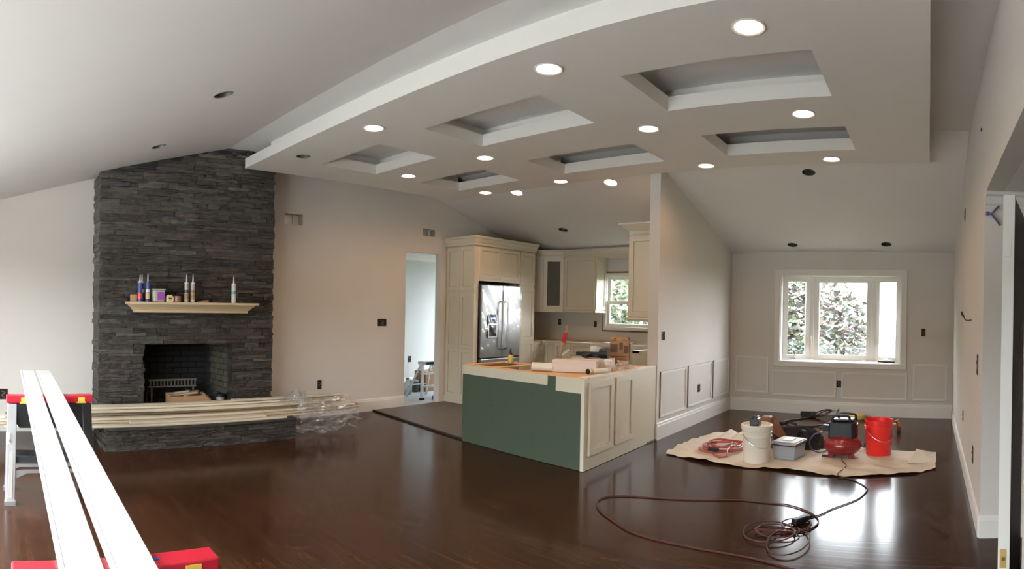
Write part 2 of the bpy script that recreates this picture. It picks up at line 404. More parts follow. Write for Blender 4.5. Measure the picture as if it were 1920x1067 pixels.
def cyl_oriented(mb, p, nrm, r, h0, h1, seg=28, r1=None, cap=True):
    M = frame_at(p, nrm); r1 = r if r1 is None else r1
    ring = lambda rr, h: [Vector(p) + M @ Vector((rr*math.cos(2*PI*i/seg), rr*math.sin(2*PI*i/seg), h)) for i in range(seg)]
    vs = ring(r, h0) + ring(r1, h1)
    fs = [(i, (i+1) % seg, seg+(i+1) % seg, seg+i) for i in range(seg)]
    if cap: fs += [tuple(range(seg))[::-1], tuple(range(seg, 2*seg))]
    return mb.add(vs, fs)
for x, y, lit, lab in CANS:
    cyl_oriented(cut, near_pt(x, y), N_NEAR if y < Y0F else N_FAR, .075, -.2, .1)
apply_bool(ceil, cut)
def lathe_oriented(prof, p, nrm, seg=28):
    mb = MB(); M = frame_at(p, nrm)
    t = MB().lathe(prof, seg=seg, cap=False); mb.add([Vector(p) + M @ Vector(v) for v in t.v], t.f); return mb
def lamp_light(name, p, nrm, parent):
    l = bpy.data.lights.new(name, 'SPOT'); l.energy = LAMP_W; l.color = LAMP_COL; l.spot_size = math.radians(158); l.spot_blend = .55; l.shadow_soft_size = .07
    o = bpy.data.objects.new(name, l); COL.objects.link(o); n = Vector(nrm).normalized()
    o.rotation_euler = n.to_track_quat('-Z', 'Y').to_euler(); o.location = Vector(p) + n*.03
    o.parent = parent; o.matrix_parent_inverse = Matrix.Translation(parent.location).inverted(); return o
def downlight(p, nrm, lit, label, group):
    t = thing('recessed_light' if lit else 'light_can', label, 'ceiling light' if lit else 'light hole', tuple(p), group)
    if lit:
        # prof in frame: +z points along nrm (into the room)
        obj('trim_ring', lathe_oriented([(.078,-.03),(.078,.002),(.096,.002),(.098,.006),(.092,.010),(.080,.006),(.078,-.03)], p, nrm), MAT['trim'], t, smooth=True)
        obj('housing', lathe_oriented([(.074,0),(.074,-.09),(.0,-.09)], p, nrm), MAT['steel'], t, smooth=True)
        obj('bulb', lathe_oriented([(.0,.016),(.03,.013),(.055,.006),(.077,-.006),(.07,-.02),(.03,-.06),(0,-.06)], p, nrm), MAT['bulb'], t, smooth=True)
        lamp_light('bulb_light', p, nrm, t)
    else:
        obj('can', lathe_oriented([(.074,-.003),(.074,-.16),(.0,-.16)], p, nrm), MAT['can_dark'], t, smooth=True)
        obj('socket', lathe_oriented([(.0,-.06),(.028,-.06),(.028,-.15),(0,-.15)], Vector(p)+Vector((.015,.01,0)), nrm), MAT['copper'], t, smooth=True)
        obj('rim', lathe_oriented([(.075,.001),(.079,.001),(.079,-.004),(.075,-.004),(.075,.001)], p, nrm), MAT['steel'], t, smooth=True)
for x, y, lit, lab in CANS:
    downlight(near_pt(x, y), N_NEAR if y < Y0F else N_FAR, lit, lab, 'lit recessed ceiling lights' if lit else 'empty light holes in the ceiling')
# dropped tray with six coffers
COF = [(x0, x1, y0, y1) for (y0, y1) in ((3.45, 4.20), (4.88, 5.58)) for (x0, x1) in ((-2.0, -.72), (-3.95, -2.68), (-5.66, -4.60))]
tray = struct('ceiling_tray', MB().box(TX0, TX1, TY0, TY1, ZT, ZT+TTH), MAT['ceiling_trim'], 'white dropped ceiling tray with six rectangular coffers')
cut = MB()
for a, b, c, d in COF: cut.box(a, b, c, d, ZT-.1, ZT+.3)
LX = [-1.0, -2.34, -4.22, -5.46]; LY = [3.10, 4.53, 5.88]
for x in LX:
    for y in LY: cyl_oriented(cut, (x, y, ZT), (0,0,-1), .077, -.2, .1)
apply_bool(tray, cut)
up = obj('upper_frame', MB().box(TX0+.40, TX1-.12, TY0+.13, 5.70, ZT+TTH, ZF+.01), MAT['ceiling_trim'], tray)
cut = MB()
for a, b, c, d in COF: cut.box(a-.14, b+.14, c-.14, d+.16, ZT, ZF+.2)
apply_bool(up, cut)
ordx = ['nearest the right wall', 'second from the right wall', 'second from the fireplace', 'nearest the fireplace']
ordy = ["tray's front row", "tray's middle row", "tray's back row"]
for j, y in enumerate(LY):
    for i, x in enumerate(LX):
        lit = not (i == 3 and j == 0)
        downlight(Vector((x, y, ZT)), Vector((0,0,-1)), lit, ('lit recessed light in the %s, %s' if lit else 'unlit empty light hole in the %s, %s') % (ordy[j], ordx[i]), 'lit recessed ceiling lights' if lit else 'empty light holes in the ceiling')
# kitchen floor, slightly raised with a dark edge strip
KF = [(-6.73, 5.02), (-4.66, 4.72), (-4.66, 4.9), (-2.98, 4.9), (-2.98, YF), (-6.73, YF)]
kf = struct('floor_kitchen', MB().prism(KF, 0, .016), MAT['kitchen_floor'], 'grey brown kitchen underlayment floor with a raised edge')
obj('edge_strip', MB().prism([(-6.73, 4.995), (-4.66, 4.695), (-4.66, 4.725), (-6.73, 5.025)], 0, .02), MAT['threshold'], kf)
# side room behind the doorway
XS = -8.3
struct('wall_side_room', MB().box(XS-.1, XS, 5.35, YF+.1, -.05, 2.5), MAT['room_blue'], 'pale blue wall of the side room seen through the doorway')
struct('wall_side_room_near', wall_mb('y', 5.45, -.1, XS-.1, XW-.12, [], lambda x: 2.5), MAT['room_blue'], 'side room wall beside the doorway')
struct('wall_side_room_far', wall_mb('y', YF, .1, XS-.1, XW-.12, [(-8.2, -6.92, .25, 2.3)], lambda x: 2.5), MAT['room_blue'], 'side room wall with a window letting daylight in')
struct('ceiling_side_room', MB().box(XS-.1, XW-.12, 5.35, YF+.1, 2.42, 2.5), MAT['ceiling'], 'flat side room ceiling')
struct('floor_side_room', MB().box(XS, XW+.0, 5.45, YF, 0, .012), MAT['floor_paper'], 'side room floor under grey protective paper')
def profile_run(pts, prof, closed=False):
    """sweep a profile (out, z) along a polyline in plan; 'out' is to the left of travel"""
    mb = MB(); n = len(pts); rows = []
    P = [Vector(p) for p in pts]
    for i in range(n):
        d0 = (P[i]-P[i-1]).normalized() if i > 0 else (P[1]-P[0]).normalized()
        d1 = (P[i+1]-P[i]).normalized() if i < n-1 else d0
        n0 = Vector((-d0.y, d0.x)); n1 = Vector((-d1.y, d1.x)); m = (n0+n1); k = 2/ max(m.dot(m), .2); m = m*k
        rows.append([(P[i].x + m.x*o, P[i].y + m.y*o, z) for o, z in prof])
    k = len(prof); vs = [p for r in rows for p in r]
    fs = [(i*k+j, i*k+(j+1) % k, (i+1)*k+(j+1) % k, (i+1)*k+j) for i in range(n-1) for j in range(k)]
    fs += [tuple(range(k))[::-1], tuple(range((n-1)*k, n*k))]
    return mb.add(vs, fs)
BB = [(0, 0), (.016, 0), (.016, .155), (.012, .165), (.010, .185), (.004, .195), (0, .195)]
CROWN = [(0, -.10), (.012, -.10), (.018, -.085), (.03, -.075), (.055, -.03), (.075, -.02), (.082, -.008), (.088, 0), (0, 0)]
BBH = [(o, z*.75) for o, z in BB]
struct('baseboard_left', profile_run([(XW, 5.57), (XW, 3.24)], [(o, z*.9) for o, z in BB]), MAT['trim'], 'cream baseboard between fireplace and doorway')
struct('baseboard_corner', profile_run([(XW, 1.06), (XW, YN)], BB), MAT['trim'], 'baseboard left of the fireplace')
struct('baseboard_back', profile_run([(XR, YF), (XP, YF)], BB), MAT['trim'], 'white baseboard under the dining window')
struct('baseboard_partition', profile_run([(XP, YF), (XP, 6.1)], BB), MAT['trim'], 'white baseboard along the partition wall')
struct('baseboard_right', profile_run([(XR, YH), (XR, YF)], BBH), MAT['trim'], 'white baseboard along the right wall')
struct('baseboard_hall', profile_run([(1.6, YH), (XR-.005, YH)], BBH), MAT['trim'], 'white baseboard of the hall wall')
struct('trim_crown_hall', profile_run([(1.6, YH), (XR, YH)], [(o, z+ZHALL) for o, z in CROWN]), MAT['trim'], 'white crown moulding of the hall')
struct('trim_crown_side_room', profile_run([(XS, YF), (XS, 5.45)], [(o, z+2.42) for o, z in CROWN]), MAT['trim'], 'white crown moulding of the side room')
struct('baseboard_side_room', profile_run([(XS, YF), (XS, 5.45)], BB), MAT['trim'], 'white baseboard of the side room')
# wainscot picture-frame mouldings
def frame_moulding(n, axis, p, out, u0, u1, z0, z1, label):
    w, d = .026, .016; mb = MB()
    def b(a0, a1, c0, c1, dd):
        lo, hi = sorted((p, p+out*dd))
        if axis == 'y': mb.box(a0, a1, lo, hi, c0, c1)
        else: mb.box(lo, hi, a0, a1, c0, c1)
    for k, (ww, dd) in enumerate(((w, d*.55), (w*.5, d))):
        b(u0, u1, z1-ww, z1, dd); b(u0, u1, z0, z0+ww, dd); b(u0, u0+ww, z0+ww, z1-ww, dd); b(u1-ww, u1, z0+ww, z1-ww, dd)
    struct('trim_%d' % n, mb, MAT['trim'], label)
frame_moulding(1, 'y', YF, -1, -2.89, -2.37, .28, .83, 'tall wainscot frame left of the dining window')
frame_moulding(2, 'y', YF, -1, -2.31, -1.34, .26, .64, 'wide wainscot frame under the window, left one')
frame_moulding(3, 'y', YF, -1, -1.26, -.30, .25, .64, 'wide wainscot frame under the window, right one')
frame_moulding(4, 'y', YF, -1, -.22, .275, .25, .78, 'tall wainscot frame right of the dining window')
frame_moulding(5, 'x', XP, 1, 6.18, 6.93, .245, .775, 'first wainscot frame on the partition, beside the island')
frame_moulding(6, 'x', XP, 1, 6.99, 7.83, .255, .785, 'middle wainscot frame on the partition with an outlet')
frame_moulding(7, 'x', XP, 1, 7.89, 8.55, .265, .795, 'last wainscot frame on the partition, by the far corner')

# ------------------------------------------------------------------ windows
def glaze(parent, pts, w, t=.045, depth=.04, name='sash', mat_='trim'):
    """a sash: rectangular frame between two plan points, with a pane"""
    (xa, ya), (xb, yb), z0, z1 = pts
    d = Vector((xb-xa, yb-ya, 0)); L = d.length; d.normalize(); nrm = Vector((-d.y, d.x, 0)); M = Matrix((d, nrm, Vector((0,0,1)))).transposed()
    c = Vector(((xa+xb)/2, (ya+yb)/2, 0)); mb = MB(); h = z1-z0; zc = (z0+z1)/2
    mb.obox(c+Vector((0,0,z0+w/2)), (L/2, depth/2, w/2), M).obox(c+Vector((0,0,z1-w/2)), (L/2, depth/2, w/2), M)
    for s in (-1, 1): mb.obox(c+d*s*(L/2-w/2)+Vector((0,0,zc)), (w/2, depth/2, h/2-w), M)
    s = obj(name, mb, MAT[mat_], parent, bevel=.004)
    obj('pane', MB().obox(c+Vector((0,0,zc)), (L/2-w+.004, .003, h/2-w+.004), M), MAT['window_glass'], s)
    return s
w1 = thing('window_1', 'dining bay window of three casement sashes in a cream frame', 'window', (-1.3, YF, .7)); w1['kind'] = 'structure'; del w1['category']
bx0, bx1, bxa, bxb, byo = -2.205, -.405, -1.79, -.83, 9.0
obj('casing', MB().box(-2.29, -2.205, YF-.02, YF, .70, 2.125).box(-.405, -.32, YF-.02, YF, .70, 2.125).box(-2.29, -.32, YF-.022, YF, 2.055, 2.14).box(-2.29, -.32, YF-.022, YF, .695, .775), MAT['trim'], w1, bevel=.005)
bay = [(bx0, YF), (bx0, YF+.13), (bxa, byo), (bxb, byo), (bx1, YF+.13), (bx1, YF)]
obj('sill', MB().prism(bay, .74, .782), MAT['trim'], w1)
obj('head_board', MB().prism(bay, 2.05, 2.10), MAT['trim'], w1)
obj('roof', MB().prism([(p[0], p[1]+.06) for p in bay], 2.10, 2.18), MAT['trim'], w1)
obj('apron', MB().prism([(p[0], p[1]+.04) for p in bay], .62, .74), MAT['trim'], w1)
SW = .05
mu = MB()
for x, y in ((bxa, byo), (bxb, byo)): obj('mullion', MB().box(x-.035, x+.035, y-.035, y+.035, .78, 2.05), MAT['trim'], w1, bevel=.006)
for x in (bx0, bx1): obj('jamb', MB().box(x-.015, x+.015, YF-.005, YF+.13, .78, 2.05), MAT['trim'], w1, bevel=.006)
glaze(w1, ((bx0+.01, YF+.12), (bxa-.03, byo-.015), .782, 2.05), .075, name='sash')
glaze(w1, ((bxa+.03, byo), (bxb-.03, byo), .782, 2.05), .085, name='sash')
glaze(w1, ((bxb+.03, byo-.015), (bx1-.01, YF+.12), .782, 2.05), .075, name='sash')
for cx, cy in ((-2.02, 8.80), (-.60, 8.80)):
    obj('crank', MB().bar((cx-.06, cy-.03, .812), (cx+.05, cy-.05, .812), .03, .02).tube([(cx, cy-.04, .82), (cx+.02, cy-.05, .86), (cx+.05, cy-.06, .90)], .006).lathe([(0,0),(.011,0),(.011,.02),(0,.02)], (cx+.05, cy-.06, .895), 10), MAT['steel'], w1)
for cx in (bxa+.0, bxb): obj('latch', MB().box(cx-.012, cx+.012, byo-.06, byo-.035, 1.02, 1.12).box(cx-.006, cx+.006, byo-.075, byo-.05, 1.08, 1.15), MAT['trim'], w1)
hm = thing('hammer', 'black handled hammer lying on the dining window sill', 'hammer', (-.6, 8.74, .783))
obj('handle', MB().tube([(-.74, 8.745, .797), (-.62, 8.735, .797), (-.52, 8.73, .797)], [.013, .014, .011], 10), MAT['black_plastic'], hm, smooth=True)
obj('head', MB().box(-.525, -.495, 8.675, 8.785, .784, .812), MAT['iron'], hm, bevel=.004)
tag(obj('window_latch', MB().box(-.98, -.92, 8.80, 8.83, .783, .80).box(-.93, -.90, 8.79, 8.85, .783, .79), MAT['steel']), 'small loose metal latch on the dining window sill', 'latch')
w2 = thing('window_2', 'white double-hung kitchen window in an untrimmed opening', 'window', (-4.6, YF, 1.13)); w2['kind'] = 'structure'; del w2['category']
a, b, c, d = WIN2
obj('rough_gap', MB().box(a-.005, b+.005, YF-.012, YF+.02, c-.005, c+.02).box(a-.005, b+.005, YF-.012, YF+.02, d-.025, d+.005).box(a-.005, a+.022, YF-.012, YF+.02, c, d).box(b-.022, b+.005, YF-.012, YF+.02, c, d), MAT['insulation'], w2)
obj('frame', MB().box(a+.025, a+.075, YF-.03, YF+.10, c+.02, d-.025).box(b-.075, b-.025, YF-.03, YF+.10, c+.02, d-.025).box(a+.075, b-.075, YF-.03, YF+.1, d-.08, d-.025).box(a+.075, b-.075, YF-.04, YF+.1, c+.02, c+.075), MAT['white_plastic'], w2, bevel=.005)
glaze(w2, ((a+.075, YF+.06), (b-.075, YF+.06), 1.60, d-.08), .05, name='upper_sash', mat_='white_plastic')
glaze(w2, ((a+.075, YF+.02), (b-.075, YF+.02), c+.075, 1.64), .055, name='lower_sash', mat_='white_plastic')
obj('sash_lock', MB().box(-4.62, -4.56, YF-.01, YF+.03, 1.64, 1.665), MAT['white_plastic'], w2)
for k, (x0, x1, z0, z1) in enumerate(NW):
    w = thing('window_%d' % (k+3), 'unseen wide window added in the near wall behind the camera, %s' % ('towards the fireplace' if k == 0 else 'towards the hall'), 'window', ((x0+x1)/2, YN, z0)); w['kind'] = 'structure'; del w['category']
    obj('frame', MB().box(x0, x0+.06, YN-.1, YN+.01, z0, z1).box(x1-.06, x1, YN-.1, YN+.01, z0, z1).box(x0, x1, YN-.1, YN+.01, z1-.06, z1).box(x0, x1, YN-.1, YN+.02, z0, z0+.06).box((x0+x1)/2-.03, (x0+x1)/2+.03, YN-.1, YN+.01, z0, z1), MAT['trim'], w)
    portal('portal', ((x0+x1)/2, YN-.13, (z0+z1)/2), (PI/2, 0, PI), x1-x0, z1-z0)
for o_ in bpy.data.objects:
    if o_.type == 'LIGHT' and o_.data.type == 'AREA': o_.rotation_euler = (PI/2, 0, 0)   # aims along +y, into the room
portal('portal', (-1.305, YF+.42, 1.42), (-PI/2, 0, 0), 1.8, 1.3)
portal('portal', (-4.6, YF+.14, 1.63), (-PI/2, 0, 0), 1.32, 1.0)
portal('portal', (-7.56, YF+.12, 1.275), (-PI/2, 0, 0), 1.28, 2.05)
w5 = thing('window_5', 'side room window out of sight beyond the doorway', 'window', (-7.5, YF, .5)); w5['kind'] = 'structure'; del w5['category']
glaze(w5, ((-8.2, YF+.05), (-6.92, YF+.05), .25, 2.3), .05)

# ------------------------------------------------------------------ fireplace
def stone_mesh(seed, m):
    r = random.Random(seed); mb = MB()
    nu, nv = 4, 2
    # unit stone: x depth 0..1 (1 = face), y width 0..1, z height 0..1
    face = []
    for j in range(nv+1):
        for i in range(nu+1):
            u, v = i/nu, j/nv
            e = (i in (0, nu)) or (j in (0, nv))
            face.append((1 - (.5 if e else 0)*r.uniform(.15, .9) - (0 if e else r.uniform(0, .5)), u + (0 if i in (0, nu) else r.uniform(-.05, .05)), v + (0 if j in (0, nv) else r.uniform(-.15, .15))))
    n = len(face); back = [(-6, p[1], p[2]) for p in face]
    w = nu+1; fs = [(j*w+i, j*w+i+1, (j+1)*w+i+1, (j+1)*w+i) for j in range(nv) for i in range(nu)]
    loop = [i for i in range(w)] + [j*w+nu for j in range(1, nv+1)] + [nv*w+i for i in range(nu-1, -1, -1)] + [j*w for j in range(nv-1, 0, -1)]
    for k in range(len(loop)):
        a, b = loop[k], loop[(k+1) % len(loop)]; fs.append((b, a, a+n, b+n))
    mb.add(face+back, fs); return mb.mesh('stone', m)
STM = [stone_mesh(i, MAT[['stone', 'stone', 'stone_brown', 'stone_brown', 'stone', 'stone_light'][i % 6]]) for i in range(18)]
def courses(y0, y1, z0, z1, r, hs, lens, skip=None):
    out = []; z = z0
    while z < z1-.012:
        h = min(r.choice(hs), z1-z)
        if z1-(z+h) < .015: h = z1-z
        y = y0 - r.uniform(0, .012); yend = y1 + r.uniform(0, .012)
        while y < yend-.01:
            L = r.uniform(*lens) if r.random() > .2 else r.uniform(lens[0]*.5, lens[0])
            if yend-(y+L) < lens[0]*.5: L = yend-y
            L = min(L, yend-y)
            out.append((y, y+L, z, z+h)); y += L
        z += h
    res = []
    for s in out:
        if skip:
            ky0, ky1, kz0, kz1 = skip
            if s[3] > kz0+.005 and s[2] < kz1-.005:
                if s[0] < ky1 and s[1] > ky0:
                    if s[0] < ky0-.02: res.append((s[0], ky0+r.uniform(-.008, .008), s[2], s[3]))
                    if s[1] > ky1+.02: res.append((ky1+r.uniform(-.008, .008), s[1], s[2], s[3]))
                    continue
        res.append(s)
    return res
CY0, CY1 = 1.145, 3.205
fp = thing('fireplace', 'tall dark ledger-stone chimney breast with a black open firebox', 'fireplace', (XCH, 2.17, 0))
core_top = [(CY0+.02, ztop(CY0)), (Y0F, ZF), (CY1-.02, ZF)]
FB = (1.65, 2.69, .26, 1.0)
core = MB()
for (ya, yb) in ((CY0+.02, FB[0]-.01), (FB[1]+.01, CY1-.02)):
    core.prism([(ya, 0), (yb, 0), (yb, ztop(yb)), (ya, ztop(ya))], XW, XCH-.03, ax='x')
core.prism([(FB[0]-.01, FB[3]+.01), (FB[1]+.01, FB[3]+.01), (FB[1]+.01, ZF), (Y0F, ZF), (FB[0]-.01, ztop(FB[0]-.01))], XW, XCH-.03, ax='x')
core.box(XW, XCH-.03, FB[0]-.01, FB[1]+.01, 0, FB[2]-.01)
obj('core', core, MAT['mortar'], fp)
rs = random.Random(11)
st = courses(CY0, CY1, .28, ZF, rs, [.026, .032, .04, .048, .055], (.14, .42), (FB[0], FB[1], .2, FB[3]))
st = [s for s in st if s[2] < min(ztop(max(s[0], CY0)), ztop(min(s[1], CY1))) - .012]
def stone_xform(s, xface, rr):
    y0, y1, z0, z1 = s; z1 = min(z1, ztop(max(y0, CY0)) + .01, ztop(min(y1, CY1)) + .01)
    prd = rr.choice([-.012, -.004, 0, .004, .010, .016])
    g = .0018
    d = .018
    return Matrix.Translation((xface-d+prd, y0+g*.5, z0+g*.5)) @ Matrix.Diagonal((d, y1-y0-g, z1-z0-g, 1))
st.sort(key=lambda s: -(s[1]-s[0])*(s[3]-s[2]))
for k, s in enumerate(st[:300]):
    o = obj('stone', rs.choice(STM), None, fp); o.matrix_basis = stone_xform(s, XCH, rs)
rest = MB()
mats3 = [MAT['stone'], MAT['stone_brown'], MAT['stone_light']]
for s in st[300:]:
    src = rs.choice(STM); M = stone_xform(s, XCH, rs)
    rest.add([M @ v.co for v in src.vertices], [tuple(p.vertices) for p in src.polygons])
if rest.v:
    o = obj('small_stones', rest, MAT['stone'], fp); o['kind'] = 'stuff'
# side stones of the chimney (facing the near wall)
zz = .28
while zz < ztop(CY0)-.03:
    hh = rs.choice([.026, .034, .042, .05]); x_ = XW
    pj = rs.uniform(0, .02)
    obj('side_stone', MB().box(XW, XCH-.010-rs.uniform(0, .01), CY0-pj, CY0+.03, zz+.001, zz+hh-.001), MAT[rs.choice(['stone', 'stone_light', 'stone_brown'])], fp)
    zz += hh
# firebox
fb = obj('firebox', MB().box(-7.02, -6.965, 1.5, 2.85, .2, 1.15).box(-7.02, XCH-.02, 1.5, 2.85, .2, .262).box(-7.02, XCH-.04, 1.5, 2.85, 1.02, 1.15), MAT['soot_shade_black'], fp)
bm_ = MB().box(-.5, .5, -.5, .5, -.5, .5).mesh('brick', MAT['firebrick'])
bm_s = MB().box(-.5, .5, -.5, .5, -.5, .5).mesh('brick', MAT['soot_shade_black'])
for side in (0, 1):
    A = Vector((XCH-.03, FB[1]+.02 if side else FB[0]-.02, 0)); B = Vector((-6.94, FB[1]-.04 if side else FB[0]+.04, 0)); d = (B-A); L = d.length; ang = math.atan2(d.y, d.x)
    nb = 4
    for r_ in range(11):
        for i in range(nb):
            t0 = (i + (.5 if r_ % 2 else 0))/nb; t1 = min(t0+1/nb, 1)
            if r_ % 2 and i == 0:
                pass
            if t1 - t0 < .02: continue
            p = A + d*((t0+t1)/2); z = .265 + r_*.07
            o = obj('brick', bm_ if side else bm_s, None, fb); o.matrix_basis = Matrix.Translation((p.x, p.y + (.03 if side else -.03), z+.033)) @ Matrix.Rotation(ang, 4, 'Z') @ Matrix.Diagonal((L*(t1-t0)-.008, .06, .062, 1))
        if r_ % 2:
            p = A + d*(.5/nb/1); o = obj('brick', bm_ if side else bm_s, None, fb); o.matrix_basis = Matrix.Translation((p.x, p.y + (.03 if side else -.03), .265+r_*.07+.033)) @ Matrix.Rotation(ang, 4, 'Z') @ Matrix.Diagonal((L*.5/nb*2-.008 if 0 else L*(.5/nb)*1.9-.008, .06, .062, 1))
for r_ in range(11):
    for i in range(5):
        y = 1.66 + (i + (.5 if r_ % 2 else 0))*.2 + .1
        if y > 2.64: continue
        o = obj('brick', bm_s, None, fb); o.matrix_basis = Matrix.Translation((-6.94, y, .265+r_*.07+.033)) @ Matrix.Diagonal((.05, .192, .062, 1))
# raised hearth
he = thing('hearth', 'raised dark ledger-stone hearth in front of the fireplace', 'hearth', (XH, 2.15, 0))
HY0, HY1, HZ = 1.10, 3.19, .235
obj('core', MB().box(XCH, XH-.03, HY0+.02, HY1-.02, 0, HZ-.03), MAT['mortar'], he)
obj('slab', MB().box(XCH-.02, XH+.012, HY0-.012, HY1+.012, HZ-.03, HZ), MAT['stone'], he, bevel=.004)
for s in courses(HY0, HY1, 0, HZ-.03, rs, [.028, .034, .04], (.12, .36)):
    M = Matrix.Translation((XH-.016+rs.choice([-.006, 0, .004, .010]), s[0]+.001, s[2]+.001)) @ Matrix.Diagonal((.016, s[1]-s[0]-.002, s[3]-s[2]-.002, 1))
    o = obj('stone', rs.choice(STM), None, he); o.matrix_basis = M
for yside, sg in ((HY0, -1), (HY1, 1)):
    for s in courses(XCH-.0, XH-.01, 0, HZ-.03, rs, [.028, .034, .04], (.12, .3)):
        w = rs.choice([-.004, 0, .006, .010])
        o = obj('stone', rs.choice(STM), None, he)
        o.matrix_basis = Matrix.Translation((s[0], yside - sg*.016 + sg*w, s[2]+.001)) @ Matrix.Rotation(sg*PI/2, 4, 'Z') @ Matrix.Diagonal((.016, (s[1]-s[0]-.002), s[3]-s[2]-.002, 1)) if sg < 0 else Matrix.Translation((s[1], yside - .016 + w, s[2]+.001)) @ Matrix.Rotation(PI/2, 4, 'Z') @ Matrix.Diagonal((.016, (s[1]-s[0]-.002), s[3]-s[2]-.002, 1))
# fireplace contents
gr = thing('fire_grate', 'black iron fire grate standing in the firebox', 'grate', (-6.7, 2.05, .265))
g = MB()
for y in [1.80+i*.042 for i in range(14)]: obj('bar', MB().box(-6.66, -6.645, y, y+.014, .50, .57), MAT['grate_iron'], gr)
obj('rail', MB().box(-6.67, -6.64, 1.78, 2.37, .565, .585).box(-6.67, -6.64, 1.78, 2.37, .49, .505), MAT['grate_iron'], gr)
for y in (1.82, 2.33): obj('leg', MB().bar((-6.655, y, .26), (-6.655, y, .5), .02, .02).bar((-6.9, y, .42), (-6.655, y, .42), .02, .02).bar((-6.88, y, .26), (-6.88, y, .42), .02, .02), MAT['grate_iron'], gr)
cbx = thing('scrap_box', 'open brown cardboard box of wood scraps inside the firebox', 'box', (-6.45, 2.15, .265))
obj('body', MB().box(-6.56, -6.55, 1.96, 2.38, .265, .44).box(-6.37, -6.36, 1.96, 2.38, .265, .42).box(-6.56, -6.36, 1.96, 1.97, .265, .44).box(-6.56, -6.36, 2.37, 2.38, .265, .44).box(-6.56, -6.36, 1.96, 2.38, .265, .28), MAT['cardboard'], cbx)
obj('flap', MB().prism([(1.96, .42), (2.38, .42), (2.46, .33), (1.94, .33)], -6.352, -6.346, ax='x').bar((-6.45, 2.38, .44), (-6.42, 2.47, .36), .18, .005, (0,0,1)), MAT['cardboard'], cbx)
for a_, b_ in (((-6.52, 2.0, .41), (-6.40, 2.30, .455)), ((-6.5, 2.05, .44), (-6.42, 2.2, .47)), ((-6.4, 2.15, .42), (-6.53, 2.34, .45))):
    obj('wood_scrap', MB().bar(a_, b_, .05, .018), MAT['wood_scrap'], cbx)
pc = thing('white_can', 'small pale can with a dark lid at the side of the firebox', 'can', (-6.46, 2.60, .265))
obj('body', MB().lathe([(0,0),(.05,0),(.05,.12),(0,.12)], (-6.46, 2.60, .265), 20), MAT['label_grey'], pc, smooth=True)
obj('lid', MB().lathe([(0,0),(.056,0),(.056,.03),(.02,.045),(0,.045)], (-6.46, 2.60, .385), 20), MAT['black_plastic'], pc, smooth=True)

# mantel
mt = thing('mantel_shelf', 'cream wooden mantel shelf with stepped crown profile', 'mantel', (XCH+.1, 2.17, 1.37))
def mantel(pr, z0, z1, n, m='mantel_wood'):
    # each step: projection at bottom/top, inset in y
    (p0, p1) = pr
    ya0, ya1 = 1.42+ (.22-p0)*.75, 2.925-(.22-p0)*.75; yb0, yb1 = 1.42+(.22-p1)*.75, 2.925-(.22-p1)*.75
    vs = [(XCH-.02, ya0, z0), (XCH+p0, ya0, z0), (XCH+p0, ya1, z0), (XCH-.02, ya1, z0), (XCH-.02, yb0, z1), (XCH+p1, yb0, z1), (XCH+p1, yb1, z1), (XCH-.02, yb1, z1)]
    return MB().add(vs, [(3,2,1,0),(4,5,6,7),(0,1,5,4),(1,2,6,5),(2,3,7,6),(3,0,4,7)])
obj('base_board', mantel((.10, .10), 1.365, 1.392, 0), MAT['mantel_wood'], mt)
obj('crown', MB().add(mantel((.115, .135), 1.392, 1.415, 0).v, [(3,2,1,0),(4,5,6,7),(0,1,5,4),(1,2,6,5),(2,3,7,6),(3,0,4,7)]).add(mantel((.135, .19), 1.415, 1.455, 0).v, [(3,2,1,0),(4,5,6,7),(0,1,5,4),(1,2,6,5),(2,3,7,6),(3,0,4,7)]), MAT['mantel_wood'], mt)
obj('shelf_board', mantel((.215, .22), 1.455, 1.48, 0), MAT['mantel_wood'], mt)
MZ = 1.481
def caulk(name, y, x, label, body, band, band2, cap, h=.215, noz=.075):
    t = thing(name, label, 'caulk tube', (x, y, MZ), 'caulk tubes on the mantel')
    r = .024
    obj('tube', MB().lathe([(0,0),(r*.94,0),(r*.94,.006),(r,.006),(r,h-.014),(0,h-.014)], (x, y, MZ), 20), MAT[body], t, smooth=True)
    obj('label_band', MB().lathe([(r+.0006,.03),(r+.0006,h*.42)], (x, y, MZ), 20, cap=False), MAT[band], t, smooth=True)
    if band2: obj('label_panel', MB().lathe([(r+.0008,h*.46),(r+.0008,h*.62)], (x, y, MZ), 20, cap=False), MAT[band2], t, smooth=True)
    obj('cap', MB().lathe([(0,h-.014),(r*1.06,h-.014),(r*1.06,h),(r*.5,h+.004),(0,h+.004)], (x, y, MZ), 20), MAT[cap], t, smooth=True)
    obj('nozzle', MB().lathe([(0,h),(.0095,h),(.004,h+noz),(0,h+noz)], (x, y, MZ), 12), MAT['white_plastic'], t, smooth=True)
caulk('caulk_tube', 1.545, -6.165, 'blue and red caulk tube, front left of the mantel group', 'navy', 'label_red', None, 'white_plastic')
caulk('caulk_tube', 1.585, -6.235, 'blue caulk tube standing behind the front left tube', 'navy', 'navy', 'label_white', 'white_plastic', noz=.08)
caulk('caulk_tube', 1.635, -6.175, 'blue and tan caulk tube, third from the left end of the mantel', 'navy', 'label_tan', 'label_white', 'navy', noz=.085)
caulk('caulk_tube', 2.07, -6.17, 'grey and brown caulk tube, left of the middle pair', 'label_grey', 'label_brown', 'battery', 'white_plastic', noz=.09)
caulk('caulk_tube', 2.142, -6.165, 'grey and brown caulk tube, right of the middle pair', 'label_grey', 'label_brown', 'label_brown', 'white_plastic', noz=.09)
caulk('caulk_tube', 2.625, -6.16, 'white caulk tube with teal print alone at the right end', 'label_white', 'label_white', 'label_teal', 'white_plastic', noz=.09)
